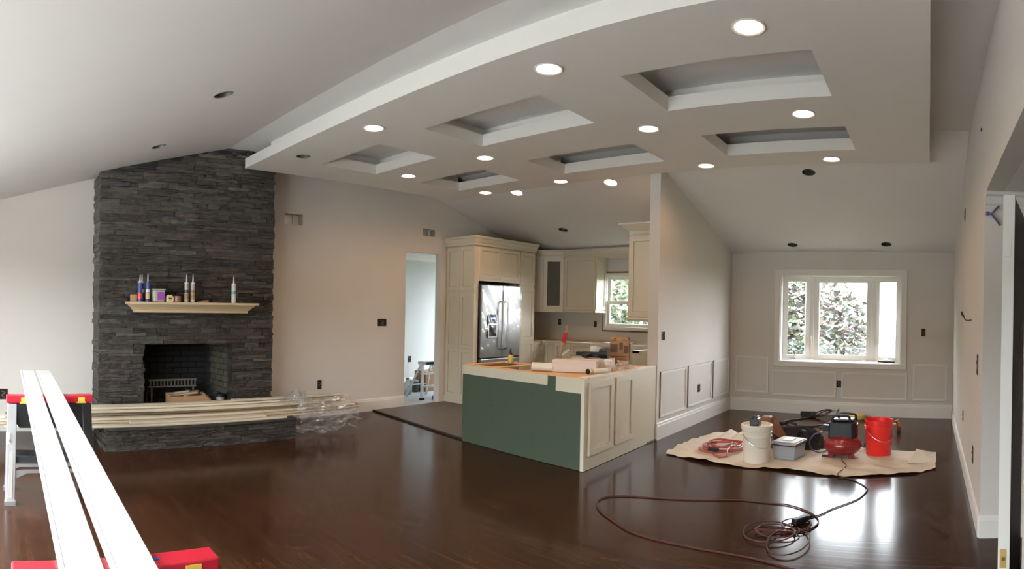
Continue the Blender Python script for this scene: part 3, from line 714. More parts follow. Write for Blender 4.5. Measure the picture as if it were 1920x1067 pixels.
tag(obj('small_box', MB().box(-6.24, -6.16, 1.455, 1.515, MZ, MZ+.075), MAT['cardboard'], bevel=.002), 'small tan cardboard box at the left end of the mantel', 'box')
tb = thing('plastic_tub', 'grey plastic tub with a purple label on the mantel', 'tub', (-6.19, 1.75, MZ))
obj('body', MB().prism([(-6.26, 1.69), (-6.13, 1.69), (-6.13, 1.81), (-6.26, 1.81)], MZ, MZ+.125, top=[(-6.265, 1.683), (-6.125, 1.683), (-6.125, 1.817), (-6.265, 1.817)]), MAT['tub_plastic'], tb, bevel=.01)
obj('lid', MB().box(-6.27, -6.12, 1.678, 1.822, MZ+.125, MZ+.14), MAT['tub_plastic'], tb, bevel=.004)
obj('label_panel', MB().box(-6.1245, -6.1235, 1.73, 1.805, MZ+.02, MZ+.105), MAT['purple'], tb)
tm = thing('tape_measure', 'yellow and black tape measure standing on the mantel', 'tape measure', (-6.16, 1.875, MZ))
obj('case', MB().prism([(1.835, MZ), (1.915, MZ), (1.918, MZ+.05), (1.895, MZ+.077), (1.855, MZ+.077), (1.835, MZ+.06)], -6.185, -6.14, ax='x'), MAT['label_white'], tm, bevel=.006)
obj('badge', MB().lathe([(0,0),(.028,0),(.026,.004),(0,.004)], (-6.14, 1.877, MZ+.04), 20, axis='x'), MAT['yellow'], tm, smooth=True)
obj('logo', MB().prism([(1.857, MZ+.045), (1.897, MZ+.045), (1.89, MZ+.03), (1.865, MZ+.03)], -6.137, -6.1345, ax='x'), MAT['black_plastic'], tm)
tn = thing('round_tin', 'small round brown tin on the mantel beside the tape measure', 'tin', (-6.17, 1.965, MZ))
obj('body', MB().lathe([(0,0),(.04,0),(.04,.05),(0,.05)], (-6.17, 1.965, MZ), 24), MAT['tin_brown'], tn, smooth=True)
obj('lid', MB().lathe([(0,0),(.042,0),(.042,.014),(.036,.018),(0,.018)], (-6.17, 1.965, MZ+.05), 24), MAT['tin_brown'], tn, smooth=True)
tag(obj('wood_offcut', MB().prism([(2.20, MZ), (2.33, MZ), (2.34, MZ+.03), (2.25, MZ+.02)], -6.24, -6.19, ax='x'), MAT['wood_scrap']), 'small wedge of scrap wood on the mantel centre', 'wood scrap')
tag(obj('black_cloth', MB().grid(lambda u, v: (-6.28+.13*v, 2.70+.16*u, MZ+.004+.05*math.sin(PI*u)*math.sin(PI*v)*(.7+.3*math.sin(9*u+3*v))), 10, 6, (0, 0, .004)), MAT['black_fabric'], smooth=True), 'crumpled black cloth at the right end of the mantel', 'cloth')

# trim boards stacked on the hearth
def board(name, x, z, y0, y1, w, t, label, group, m='primed_board', dx=0, roll=0):
    A = Vector((x, y0, z)); B = Vector((x+dx, y1, z))
    d = (B-A).normalized(); side = Vector((d.y, -d.x, 0)); upv = Vector((0,0,1))
    if roll: side, upv = side*math.cos(roll)+upv*math.sin(roll), -side*math.sin(roll)+upv*math.cos(roll)
    mb = MB(); prof = [(-w/2, 0), (w/2, 0), (w/2, t*.6), (w/2-.006, t), (-w/2, t)]
    vs = [P + side*a + upv*b for P in (A, B) for a, b in prof]; k = 5
    mb.add(vs, [tuple(range(k))[::-1], tuple(range(k, 2*k))] + [(i, (i+1) % k, k+(i+1) % k, k+i) for i in range(k)])
    return tag(obj(name, mb, MAT[m]), label, 'trim board', group)
GB = 'long trim boards stacked along the hearth'
rb = random.Random(5)
specs = []
cols_x = [-5.78, -5.88, -5.98, -6.08, -6.18]
z = HZ+.002
lay = [[0, 1, 2, 3, 4], [0, 1, 2, 3, 4], [1, 2, 3, 4], [2, 3, 4], [3, 4], [3, 4]]
for li, row in enumerate(lay):
    for c_ in row:
        y0 = rb.uniform(-.45, .15) if li < 3 else rb.uniform(.2, .6)
        y1 = rb.uniform(3.7, 4.15)
        if li == 0 and c_ == 0: y0, y1 = .95, 3.08
        if li == 1 and c_ == 0: y0, y1 = 1.36, 2.85
        if li == 0 and c_ == 3: y1 = 4.30
        specs.append((cols_x[c_] + rb.uniform(-.025, .03), HZ+.002+li*.0235, y0, y1, li, c_))
for (x, zz, y0, y1, li, c_) in specs:
    lab = 'long primed trim board in the stack lying along the hearth'
    if li == 0 and c_ == 0: lab = 'short primed board at the front edge of the hearth stack, lowest'
    if li == 1 and c_ == 0: lab = 'short primed board at the front edge of the hearth stack, upper'
    board('trim_board', x, zz, y0, y1, .088, .020, lab, GB, dx=rb.uniform(-.05, .05), roll=rb.uniform(-.05, .05), m=('primed_board' if c_ == 0 else rb.choice(['primed_board', 'primed_board', 'tan_board', 'brown_board'])))
board('trim_board', -5.96, HZ+.105, .55, 3.55, .085, .02, 'primed board lying on top of the hearth stack, tilted', GB, dx=.10, roll=.25)
board('trim_board', -6.10, HZ+.150, 2.6, 4.02, .085, .02, 'short board on top of the hearth stack at its doorway end', GB, dx=.05)
# crumpled plastic bag hanging from the board ends
def bagfn(u, v):
    y = 3.24 + .78*u; drop = v
    x = -5.86 + .13*math.sin(PI*v) + .10*v
    z = .40 - .385*v
    q = noise.noise(Vector((u*5, v*5, 3.1)))*.085 + noise.noise(Vector((u*13, v*11, 7)))*.045 + noise.noise(Vector((u*27, v*25, 2)))*.02
    return (x + q, y + .12*(u-.5)*(v-.4) + q*.5, max(.012 + .01*u, z + .5*q*(1-v) + .03*math.sin(u*9)*v))
bag = tag(obj('plastic_bag', MB().grid(bagfn, 44, 36), MAT['plastic_film']), 'crumpled clear plastic bag hanging off the trim board ends', 'plastic bag')
def bag2(u, v):
    q = noise.noise(Vector((u*7+3, v*6, 9.1)))*.07
    return (-5.98+.16*v+q, 3.12+.36*u, HZ+.135 + .12*math.sin(PI*u)*math.sin(PI*v) + q)
obj('loose_end', MB().grid(bag2, 24, 14), MAT['plastic_film'], bag)

# ------------------------------------------------------------------ wall vents and electrical boxes
for (y0, y1, z0, z1), lab in zip(VENTS, ('open metal duct hole in the wall beside the chimney', 'open metal duct hole in the wall above the doorway')):
    t = thing('wall_duct', lab, 'vent opening', (XW, (y0+y1)/2, z0), 'uncovered vent openings')
    obj('sleeve', MB().box(XW-.10, XW+.004, y0, y0+.006, z0, z1).box(XW-.10, XW+.004, y1-.006, y1, z0, z1).box(XW-.10, XW+.004, y0, y1, z0, z0+.006).box(XW-.10, XW+.004, y0, y1, z1-.006, z1), MAT['galvanised'], t)
    obj('back_plate', MB().box(XW-.12, XW-.10, y0-.01, y1+.01, z0-.01, z1+.01), MAT['galvanised'], t)
    obj('seam', MB().box(XW-.098, XW-.06, y0+(y1-y0)*.62, y0+(y1-y0)*.64, z0+.006, z1-.006), MAT['steel'], t)
def ebox(axis, p, out, u, z, label, w=.055, h=.10, wires=True):
    """a small open electrical box set in the wall face, its shaded inside a flat dark plate, wires folded into it"""
    loc = (p, u, z) if axis == 'x' else (u, p, z)
    t = thing('electrical_box', label, 'electrical box', loc, 'uncovered electrical boxes')
    def b(mb, a0, a1, c0, c1, d0, d1):
        lo, hi = sorted((p+out*d0, p+out*d1))
        return mb.box(a0, a1, lo, hi, c0, c1) if axis == 'y' else mb.box(lo, hi, a0, a1, c0, c1)
    mb = MB(); e = .005
    b(mb, u-w/2, u-w/2+e, z-h/2, z+h/2, 0, .006); b(mb, u+w/2-e, u+w/2, z-h/2, z+h/2, 0, .006); b(mb, u-w/2, u+w/2, z-h/2, z-h/2+e, 0, .006); b(mb, u-w/2, u+w/2, z+h/2-e, z+h/2, 0, .006)
    obj('rim', mb, MAT['battery'], t)
    obj('shade_plate', b(MB(), u-w/2+e, u+w/2-e, z-h/2+e, z+h/2-e, 0, .0015), MAT['soot_shade_black'], t)  # flat dark plate, the box's inner shade put into colour
    if wires:
        pts = [(u-w*.25, z+h*.3), (u+w*.2, z+h*.1), (u-w*.2, z-h*.1), (u+w*.2, z-h*.32)]
        P = [((p+out*(.004+.004*(i % 2)), a, c) if axis == 'x' else (a, p+out*(.004+.004*(i % 2)), c)) for i, (a, c) in enumerate(pts)]
        obj('wire', MB().tube(smooth_path(P, 5), .004, 6), MAT['label_brown'], t, smooth=True)
ebox('x', XW, 1, 5.145, 1.245, 'wide double electrical box on the wall left of the doorway', w=.15, h=.105)
ebox('x', XW, 1, 4.12, .42, 'small black wall outlet hole low beside the fireplace', w=.06, h=.12)
ebox('x', XW, 1, .12, .42, 'black wall outlet hole low behind the far sawhorse', w=.10, h=.12)
ebox('y', YF, -1, -6.17, 1.26, 'electrical box on the kitchen wall under the glass cabinet')
ebox('y', YF, -1, -5.42, 1.24, 'electrical box on the kitchen wall just left of the window')
ebox('x', XP, 1, 6.24, 1.19, 'electrical box near the free end of the partition wall', w=.085, h=.105)
ebox('x', XP, 1, 7.37, .46, 'electrical box inside the middle wainscot frame of the partition', w=.075, h=.10)
ebox('y', YF, -1, -1.30, .46, 'electrical box between the two wide wainscot frames', w=.07, h=.10)
ebox('y', YF, -1, -.075, 1.24, 'electrical box on the wall right of the dining window', w=.06, h=.11)
ebox('x', XR, -1, 6.18, 2.53, 'tall narrow box high on the right wall', w=.10, h=.12, wires=False)
ebox('x', XR, -1, 4.30, 1.12, 'electrical box at switch height near the hall opening', w=.07, h=.15)
ebox('x', XR, -1, 5.96, .48, 'electrical box low on the right wall, the farther one', w=.07, h=.11)
ebox('x', XR, -1, 4.62, .40, 'electrical box low on the right wall, the nearer one', w=.07, h=.13)
ebox('x', XS, 1, 6.99, .53, 'outlet box low on the side room wall', w=.07, h=.11)
tag(obj('wall_wire', MB().tube(smooth_path([(XR-.002, 5.0, 1.44), (XR-.05, 5.02, 1.44), (XR-.07, 5.10, 1.49), (XR-.075, 5.16, 1.51), (XR-.075, 5.22, 1.50), (XR-.07, 5.16, 1.475), (XR-.06, 5.08, 1.475)], 6), .0045, 6), MAT['soot_shade_black'], smooth=True), 'thin dark wire looping out of the right wall', 'wire')
tag(obj('hall_wires', MB().tube(smooth_path([(.372, YH-.002, 2.155), (.40, YH-.03, 2.15), (.45, YH-.04, 2.20)], 6), .007, 6).tube(smooth_path([(.40, YH-.03, 2.15), (.43, YH-.04, 2.11), (.46, YH-.045, 2.07)], 6), .007, 6).lathe([(0,-.012),(.013,-.012),(.013,.012),(0,.012)], (.378, YH-.012, 2.153), 10), MAT['wire_blue'], smooth=True), 'forked blue wires sticking out of the hall wall', 'wire')
tag(obj('wall_screw', MB().lathe([(0,0),(.012,0),(.014,-.006),(0,-.008)], (XR-.004, 4.25, 2.81), 10, axis='x'), MAT['soot_shade_black'], smooth=True), 'tiny dark screw high on the right wall', 'screw')
# door leaf standing in the hall opening
dr = thing('door_1', 'open dark door leaf with a cream hinge edge by the hall opening', 'door', (.36, 2.85, 0)); dr['kind'] = 'structure'; del dr['category']
dv = Vector((.16, .66, 0)).normalized(); dn = Vector((dv.y, -dv.x, 0)); DM = Matrix((dv, dn, Vector((0,0,1)))).transposed(); D0 = Vector((.352, 2.86, 0))
obj('leaf', MB().obox(D0+dv*.37+dn*.027+Vector((0,0,1.03)), (.355, .024, 1.02), DM), MAT['door_dark'], dr)
obj('edge', MB().obox(D0+dv*.006+dn*.027+Vector((0,0,1.03)), (.008, .028, 1.022), DM), MAT['trim'], dr)
hg = obj('hinge', MB().obox(D0-dv*.003+dn*.025+Vector((0,0,.30)), (.003, .016, .045), DM), MAT['brass'], dr)
obj('pin', MB().lathe([(0,0),(.009,0),(.007,.004),(0,.004)], (D0-dv*.010+dn*.027+Vector((0,0,.30))), 10, axis='y'), MAT['brass'], hg)
hg2 = obj('hinge', MB().obox(D0-dv*.003+dn*.025+Vector((0,0,1.80)), (.003, .016, .045), DM), MAT['trim'], dr)

# ------------------------------------------------------------------ kitchen cabinets
def shaker(parent, name, P, d, w, z0, z1, inset=.005, rail=.055, glass=False, m='cabinet'):
    """a shaker door: P = plan point of one edge, d = unit plan direction, face normal = d rotated -90 deg"""
    P = Vector((P[0], P[1], 0)); d = Vector((d[0], d[1], 0)).normalized(); n = Vector((d.y, -d.x, 0)); M = Matrix((d, n, Vector((0,0,1)))).transposed()
    def b(mb, a0, a1, c0, c1, o0, o1): return mb.obox(P + d*(a0+a1)/2 + n*(o0+o1)/2 + Vector((0,0,(c0+c1)/2)), (abs(a1-a0)/2, abs(o1-o0)/2, abs(c1-c0)/2), M)
    g = .002; a0, a1, c0, c1 = g, w-g, z0+g, z1-g; r = min(rail, w*.28)
    mb = MB(); T = .020
    b(mb, a0, a1, c0, c0+r, 0, T); b(mb, a0, a1, c1-r, c1, 0, T); b(mb, a0, a0+r, c0+r, c1-r, 0, T); b(mb, a1-r, a1, c0+r, c1-r, 0, T)
    o = obj(name, mb, MAT[m], parent)
    if glass:
        obj('glass', b(MB(), a0+r, a1-r, c0+r, c1-r, .006, .010), MAT['glass_dark'], o)
    else:
        obj('centre_panel', b(MB(), a0+r, a1-r, c0+r, c1-r, 0, .008), MAT[m], o)
    # thin dark glaze line inside the frame
    gl = MB(); e = .004
    b(gl, a0+r, a1-r, c0+r, c0+r+e, .008, .0095); b(gl, a0+r, a1-r, c1-r-e, c1-r, .008, .0095); b(gl, a0+r, a0+r+e, c0+r, c1-r, .008, .0095); b(gl, a1-r-e, a1-r, c0+r, c1-r, .008, .0095)
    obj('glaze_line', gl, MAT['cabinet_glaze'], o)
    return o
YB, XB = 6.375, -6.10           # the bank's near end and its front
ZC = 2.42
tc_ = thing('tall_cabinet', 'tall cream cabinet end with six framed panels beside the doorway', 'cabinet', (-6.4, YB+.05, 0))
obj('body', MB().box(XW+.004, XB-.02, YB+.02, YB+.10, .02, ZC), MAT['cabinet'], tc_)
obj('toe_board', MB().box(XW, XB-.01, YB+.005, YB+.02, .02, .115), MAT['cabinet'], tc_)
for k, (za, zb) in enumerate(((.115, .86), (.86, 1.70), (1.74, 2.40))):
    for xa, xb in ((XW+.02, XW+.315), (XW+.315, XB-.01)):
        shaker(tc_, 'panel', (xa, YB+.02), (1, 0), xb-xa, za, zb)
ft = thing('fridge_top_cabinet', 'cream two-door cabinet over the refrigerator', 'cabinet', (-6.4, 6.95, 1.90))
obj('body', MB().box(XW+.004, XB-.02, YB+.10, 7.43, 1.90, ZC), MAT['cabinet'], ft)
obj('bottom_rail', MB().box(XB-.02, XB, YB+.10, 7.43, 1.885, 1.915), MAT['cabinet'], ft)
for ya, yb in ((YB+.10, 6.95), (6.95, 7.43)): shaker(ft, 'door', (XB-.02, ya), (0, 1), yb-ya, 1.92, 2.40)
pn = thing('pantry_cabinet', 'narrow tall cream pantry cabinet right of the refrigerator', 'cabinet', (-6.4, 7.63, 0))
obj('body', MB().box(XW+.004, XB-.02, 7.435, 7.82, .02, ZC), MAT['cabinet'], pn)
for za, zb in ((.115, .96), (.96, 1.82), (1.86, 2.40)): shaker(pn, 'door', (XB-.02, 7.44), (0, 1), .375, za, zb)
# crown mouldings
def crown(name, path, z, h, label, top=.0):
    pr = [(0, -h), (.012, -h), (.016, -h*.8), (.030, -h*.66), (.05, -h*.32), (.066, -h*.22), (.074, -h*.06), (.078, 0), (0, 0)]
    return tag(obj(name, profile_run(path, [(o, zz+z) for o, zz in pr]), MAT['cabinet']), label, 'crown moulding', 'cabinet crown mouldings')
crown('crown_moulding', [(XB, 7.83), (XB, YB), (XW, YB)], 2.545, .13, 'cream crown moulding around the top of the fridge bank')
# wall cabinets
wc = thing('corner_cabinet', 'angled cream corner wall cabinet with one dark glass door', 'cabinet', (-6.4, 8.3, 1.46))
P1, P2 = Vector((-6.34, 8.04)), Vector((-5.86, 8.32))
obj('body', MB().prism([(-6.73, 7.83), (-6.34, 7.83), (-6.34, 8.04), (-5.86, 8.32), (-5.86, YF), (-6.73, YF)], 1.47, 2.38), MAT['cabinet'], wc)
dd = (P2-P1).normalized(); LL = (P2-P1).length
shaker(wc, 'narrow_door', P1, dd, LL*.36, 1.48, 2.36, rail=.045)
shaker(wc, 'glass_door', P1+dd*LL*.37, dd, LL*.62, 1.48, 2.36, glass=True, rail=.06)
wd = thing('wall_cabinet', 'cream single-door wall cabinet left of the kitchen window', 'cabinet', (-5.5, 8.5, 1.46))
obj('body', MB().box(-5.855, -5.225, 8.32, YF, 1.47, 2.38), MAT['cabinet'], wd)
shaker(wd, 'door', (-5.85, 8.32), (1, 0), .62, 1.48, 2.36)
shaker(wd, 'end_panel', (-5.225, 8.32), (0, 1), .32, 1.48, 2.36, m='cabinet')
obj('light_rail', MB().box(-5.855, -5.20, 8.29, YF, 1.435, 1.47), MAT['cabinet'], wd, bevel=.006)
obj('light_rail', MB().prism([(-6.73, 7.83), (-6.33, 7.83), (-6.33, 8.02), (-5.86, 8.295), (-5.86, YF), (-6.73, YF)], 1.435, 1.47), MAT['cabinet'], wc)
crown('crown_moulding', [(-3.12, 8.32), (-5.86, 8.32), (-6.34, 8.04), (-6.34, 7.84)], 2.49, .125, 'cream crown moulding running over the wall cabinets and window')
tag(obj('valance_board', MB().box(-5.2, -3.47, 8.325, 8.36, 2.33, 2.40), MAT['cabinet'], bevel=.004), 'cream valance board bridging above the kitchen window', 'valance')
we = thing('wall_cabinet', 'cream wall cabinet on the partition, its framed end facing out', 'cabinet', (-3.28, 6.7, 1.36))
obj('body', MB().box(-3.445, XPK, 6.24, 7.6, 1.39, 2.38), MAT['cabinet'], we)
shaker(we, 'end_panel', (-3.445, 6.24), (1, 0), .335, 1.40, 2.36, rail=.06)
obj('light_rail', MB().box(-3.47, XPK, 6.21, 7.6, 1.365, 1.392).box(-3.46, XPK, 6.222, 7.6, 1.35, 1.366), MAT['cabinet'], we, bevel=.005)
crown('crown_moulding', [(XPK, 6.24-.0), (-3.445, 6.24), (-3.445, 7.6)][::-1], 2.49, .115, 'cream crown moulding on the partition wall cabinet') if False else None
crown('crown_moulding', [(-3.445, 7.6), (-3.445, 6.22), (XPK, 6.22)][::-1], 2.50, .12, 'cream crown moulding on the partition wall cabinet') if False else tag(obj('crown_moulding', MB().prism([(-3.445, 6.22), (XPK, 6.22), (XPK, 7.6), (-3.445, 7.6)], 2.38, 2.42).prism([(-3.45, 6.21), (XPK, 6.21), (XPK, 7.6), (-3.45, 7.6)], 2.42, 2.49, top=[(-3.53, 6.13), (XPK, 6.13), (XPK, 7.6), (-3.53, 7.6)]).prism([(-3.54, 6.12), (XPK, 6.12), (XPK, 7.6), (-3.54, 7.6)], 2.49, 2.505), MAT['cabinet']), 'cream crown moulding on the partition wall cabinet', 'crown moulding', 'cabinet crown mouldings')
# base cabinets
ZB = .95
bl = thing('base_cabinet', 'cream drawer base cabinet next to the pantry', 'cabinet', (-6.4, 8.0, 0))
obj('body', MB().box(XW+.004, XB-.02, 7.825, 8.16, .1, ZB-.02), MAT['cabinet'], bl)
for za, zb in ((.12, .36), (.36, .74), (.74, .925)): shaker(bl, 'drawer', (XB-.02, 7.83), (0, 1), .33, za, zb, rail=.04)
bc = thing('base_cabinet', 'angled cream corner base cabinet', 'cabinet', (-6.2, 8.3, 0))
obj('body', MB().prism([(XW+.004, 8.165), (XB-.02, 8.165), (-5.865, 8.30), (-5.865, YF-.004), (XW+.004, YF-.004)], .1, ZB-.02), MAT['cabinet'], bc)
e0, e1 = Vector((XB-.02, 8.165)), Vector((-5.86, 8.30)); shaker(bc, 'door', e0, e1-e0, (e1-e0).length, .12, .925, rail=.04)
bd = thing('base_cabinet', 'cream base cabinet with door and drawers under the outlets', 'cabinet', (-5.5, 8.4, 0))
obj('body', MB().box(-5.855, -5.15, 8.08, YF-.004, .1, ZB-.02), MAT['cabinet'], bd)
shaker(bd, 'door', (-5.85, 8.08), (1, 0), .33, .12, .925)
for za, zb in ((.12, .5), (.5, .74), (.74, .925)): shaker(bd, 'drawer', (-5.515, 8.08), (1, 0), .36, za, zb, rail=.04)
be = thing('sink_base', 'open unfinished sink base under the kitchen window', 'cabinet', (-4.3, 8.4, 0))
obj('side', MB().box(-4.52, -4.50, 8.08, YF, .1, ZB-.02), MAT['cabinet'], be); obj('side', MB().box(-3.74, -3.72, 8.08, YF, .1, ZB-.02), MAT['cabinet'], be)
obj('front_rail', MB().box(-5.15, -3.72, 8.08, 8.10, ZB-.05, ZB), MAT['trim'], be); obj('back_rail', MB().box(-5.15, -3.72, 8.55, 8.6, ZB-.03, ZB), MAT['trim'], be)
obj('bottom', MB().box(-4.5, -3.74, 8.1, YF, .1, .12), MAT['cabinet'], be)
bf = thing('base_cabinet', 'open base cabinet carcass along the kitchen side of the partition', 'cabinet', (-3.4, 7.3, 0))
obj('side', MB().box(-3.72, XPK, 6.86, 6.88, .1, ZB), MAT['cabinet'], bf); obj('side', MB().box(-3.72, XPK, 8.02, 8.04, .1, ZB), MAT['cabinet'], bf)
obj('back', MB().box(-3.14, XPK, 6.88, 8.02, .1, ZB), MAT['battery'], bf)  # near-black colour stands in for shade inside the open carcass
obj('top_rail', MB().box(-3.72, -3.62, 6.86, 8.04, ZB-.03, ZB+.003), MAT['trim'], bf); obj('cross_rail', MB().bar((-3.70, 6.95, ZB-.08), (-3.16, 7.9, ZB-.05), .04, .02), MAT['trim'], bf)
obj('shelf', MB().box(-3.72, -3.14, 6.88, 8.02, .62, .64), MAT['plywood'], bf)
obj('bottom', MB().box(-3.72, -3.14, 6.88, 8.02, .1, .12), MAT['cabinet'], bf)
cw = thing('counter_strip', 'rough plywood strips lying along the kitchen base cabinets', 'plywood', (-5.9, 8.4, ZB-.02))
obj('strip', MB().box(XW, XB, 7.83, 8.05, ZB-.018, ZB), MAT['plywood'], cw); obj('strip', MB().box(-6.72, -5.15, 8.40, 8.64, ZB-.018, ZB), MAT['plywood'], cw); obj('strip', MB().prism([(XB-.12, 8.05), (XB, 8.05), (-5.83, 8.06), (-5.15, 8.06), (-5.15, 8.14), (-5.87, 8.17)], ZB-.018, ZB), MAT['trim'], cw)
tag(obj('metal_sheet', MB().box(-4.95, -4.55, 8.1, 8.5, ZB+.002, ZB+.012), MAT['steel']), 'shiny metal sheet lying under the kitchen window', 'metal sheet')
tag(obj('hanging_cable', MB().tube(smooth_path([(-4.05, 8.62, 1.17), (-4.08, 8.60, 1.10), (-4.04, 8.59, 1.02), (-4.07, 8.60, .96)], 6), .008, 6), MAT['dark_cord'], smooth=True), 'dark cable hanging below the kitchen window', 'cable')
# refrigerator wrapped in film
fr = thing('refrigerator', 'stainless french-door refrigerator wrapped in clear plastic film', 'refrigerator', (-6.4, 6.96, .03))
FY0, FY1, FXF = 6.50, 7.42, -6.075
obj('body', MB().box(-6.71, FXF-.07, FY0, FY1, .03, 1.83), MAT['iron'], fr)
sp = FY0 + (FY1-FY0)*.53
for a_, b_ in ((FY0, sp-.003), (sp+.003, FY1)): obj('door', MB().box(FXF-.065, FXF, a_, b_, .72, 1.83), MAT['fridge_steel'], fr, bevel=.012, seg=3)
obj('freezer_drawer', MB().box(FXF-.065, FXF, FY0, FY1, .06, .71), MAT['fridge_steel'], fr, bevel=.012, seg=3)
for s in (-1, 1):
    y = sp + s*.055
    obj('handle', MB().tube([(FXF, y, 1.58), (FXF+.045, y, 1.57), (FXF+.055, y, 1.50), (FXF+.055, y, .92), (FXF+.045, y, .86), (FXF, y, .85)], .014, 10), MAT['aluminium'], fr, smooth=True)
obj('handle', MB().tube([(FXF, FY0+.1, .62), (FXF+.05, FY0+.11, .62), (FXF+.05, FY1-.11, .62), (FXF, FY1-.1, .62)], .014, 10), MAT['aluminium'], fr, smooth=True)
dp = obj('dispenser', MB().box(FXF+.001, FXF+.012, FY0+.13, FY0+.36, 1.02, 1.38), MAT['black_plastic'], fr, bevel=.006)
obj('alcove', MB().box(FXF+.012, FXF+.014, FY0+.16, FY0+.33, 1.04, 1.22), MAT['soot_shade_black'], dp)  # flat black plate in place of a deep alcove
obj('surround', MB().box(FXF+.012, FXF+.018, FY0+.14, FY0+.16, 1.03, 1.24).box(FXF+.012, FXF+.018, FY0+.33, FY0+.35, 1.03, 1.24).box(FXF+.012, FXF+.018, FY0+.14, FY0+.35, 1.225, 1.245).box(FXF+.012, FXF+.02, FY0+.14, FY0+.35, 1.03, 1.05), MAT['steel'], dp)
for k in range(3): obj('indicator_light', MB().box(FXF+.012, FXF+.015, FY0+.215+k*.035, FY0+.235+k*.035, 1.315, 1.332), MAT['led'], dp)
def filmfn(u, v):
    y = FY0-.005+(FY1-FY0+.01)*u; z = .75+1.08*v
    q = noise.noise(Vector((u*4+v*3, v*4, 1)))*.010 + noise.noise(Vector((u*3-v*9, v*3, 5)))*.010 + abs(noise.noise(Vector((u*6+v*5, v*2, 9))))*.012
    hump = .062*math.exp(-((y-sp)/.085)**4)*(1 if .85 < z < 1.6 else max(0, 1-abs(z-(1.6 if z > 1.2 else .85))/.08))
    return (FXF+.020+hump+max(q, -.004), y, z)
obj('plastic_wrap', MB().grid(filmfn, 60, 60), MAT['fridge_film'], fr, smooth=True)

# ------------------------------------------------------------------ island
IA, IB, IC = Vector((-2.93, 4.515)), Vector((-4.62, 4.67)), Vector((-2.995, 6.09))
IZ = .85
isl = thing('kitchen_island', 'L-shaped island with green drywall front and cream end panels, no countertop', 'kitchen island', (-3.7, 4.9, 0))
inner = [(IA.x-.02, IA.y+.02), (IC.x-.02, IC.y-.002), (-3.58, 6.08), (-3.56, 5.24), (-4.55, 5.32), (IB.x+.015, IB.y+.02)]
obj('carcass', MB().prism(inner, 0.017, .73), MAT['plywood'], isl)
df = (IA-IB); LF = df.length; df.normalize(); nf = Vector((df.y, -df.x))
def slabrun(P, d, n, a0, a1, z0, z1, o0, o1):
    q = lambda a, o: (P.x+d.x*a+n.x*o, P.y+d.y*a+n.y*o)
    return MB().prism([q(a0, o0), q(a1, o0), q(a1, o1), q(a0, o1)], z0, z1)
obj('drywall_sheet', slabrun(IB, df, nf, 0, LF-.002, .004, IZ-.012, -.02, .004), MAT['greenboard'], isl)
obj('white_strip', slabrun(IB, df, nf, 0, LF*.738, IZ-.105, IZ-.008, .004, .010), MAT['cabinet'], isl)
obj('white_strip', slabrun(IB, df, nf, LF*.80, LF-.002, IZ-.145, IZ-.008, .004, .010), MAT['cabinet'], isl)
rsx = random.Random(3)
for k in range(9):
    a_, z_ = rsx.uniform(.1, LF-.1), rsx.uniform(.15, .7)
    obj('screw', slabrun(IB, df, nf, a_, a_+.009, z_, z_+.009, .0035, .005), MAT['soot_shade_black'], isl)
de = (IC-IA); LE = de.length; de.normalize(); ne = Vector((de.y, -de.x))
obj('end_panel', slabrun(IA, de, ne, -.012, LE, .004, IZ-.008, -.03, .006), MAT['cabinet'], isl)
shaker(isl, 'framed_panel', IA+de*.06+ne*.006, de, .47, .13, .80, rail=.055)
shaker(isl, 'framed_panel', IA+de*.58+ne*.006, de, .40, .14, .81, rail=.055)
# pine framing on the open top
obj('top_rail', slabrun(IB, df, nf, 0, LF, IZ-.012, IZ, -.075, .008), MAT['pine'], isl)
obj('top_rail', slabrun(IA, de, ne, .0, LE, IZ-.012, IZ+.001, -.075, .006), MAT['trim'], isl)
obj('top_rail', slabrun(IB, df, nf, .02, 1.05, IZ-.012, IZ, -.66, -.57), MAT['pine'], isl)
obj('top_rail', slabrun(IB, df, nf, 0, .085, IZ-.012, IZ, -.57, -.075), MAT['pine'], isl)
obj('cross_rail', slabrun(IB, df, nf, .42, .50, IZ-.012, IZ, -.57, -.075), MAT['pine'], isl)
obj('cross_rail', slabrun(IB, df, nf, .86, .94, IZ-.012, IZ, -.57, -.075), MAT['pine'], isl)
obj('plywood_top', slabrun(IB, df, nf, .94, LF-.08, IZ-.018, IZ-.004, -.57, -.075), MAT['pine'], isl)
obj('plywood_top', slabrun(IA, de, ne, .55, LE-.01, IZ-.018, IZ-.004, -.57, -.075), MAT['plywood'], isl)
for a0, z0 in ((0, 0),): obj('side_panel', MB().prism([(IB.x, IB.y), (IB.x+.018, IB.y), (-4.53, 5.33), (-4.548, 5.33)], .004, IZ-.012), MAT['cabinet'], isl)
TZ = IZ+.001
# things on the island
gb = thing('glue_bottle', 'amber glue bottle with a dark pointed spout on the island', 'glue bottle', (-4.33, 5.13, TZ))
obj('bottle', MB().lathe([(0,0),(.03,0),(.032,.01),(.032,.085),(.022,.10),(0,.10)], (-4.33, 5.13, TZ), 20), MAT['amber'], gb, smooth=True)
obj('spout', MB().lathe([(0,.10),(.022,.10),(.022,.115),(.010,.12),(.006,.17),(0,.17)], (-4.33, 5.13, TZ), 16), MAT['black_plastic'], gb, smooth=True)
ct = thing('cardboard_tube', 'short cardboard tube with its open end a shade-dark disc on the island', 'cardboard tube', (-3.62, 4.72, TZ))
ax = Vector((.92, .40, 0)).normalized()
tb_ = MB(); C_ = Vector((-3.68, 4.70, TZ+.042)); 
obj('tube', MB().tube([C_, C_+ax*.22], .042, 20), MAT['bucket_white'], ct, smooth=True)
obj('hole', MB().tube([C_-ax*.002, C_+ax*.001], .032, 20), MAT['soot_shade_black'], ct)  # dark end disc, the hollow's shade put into colour
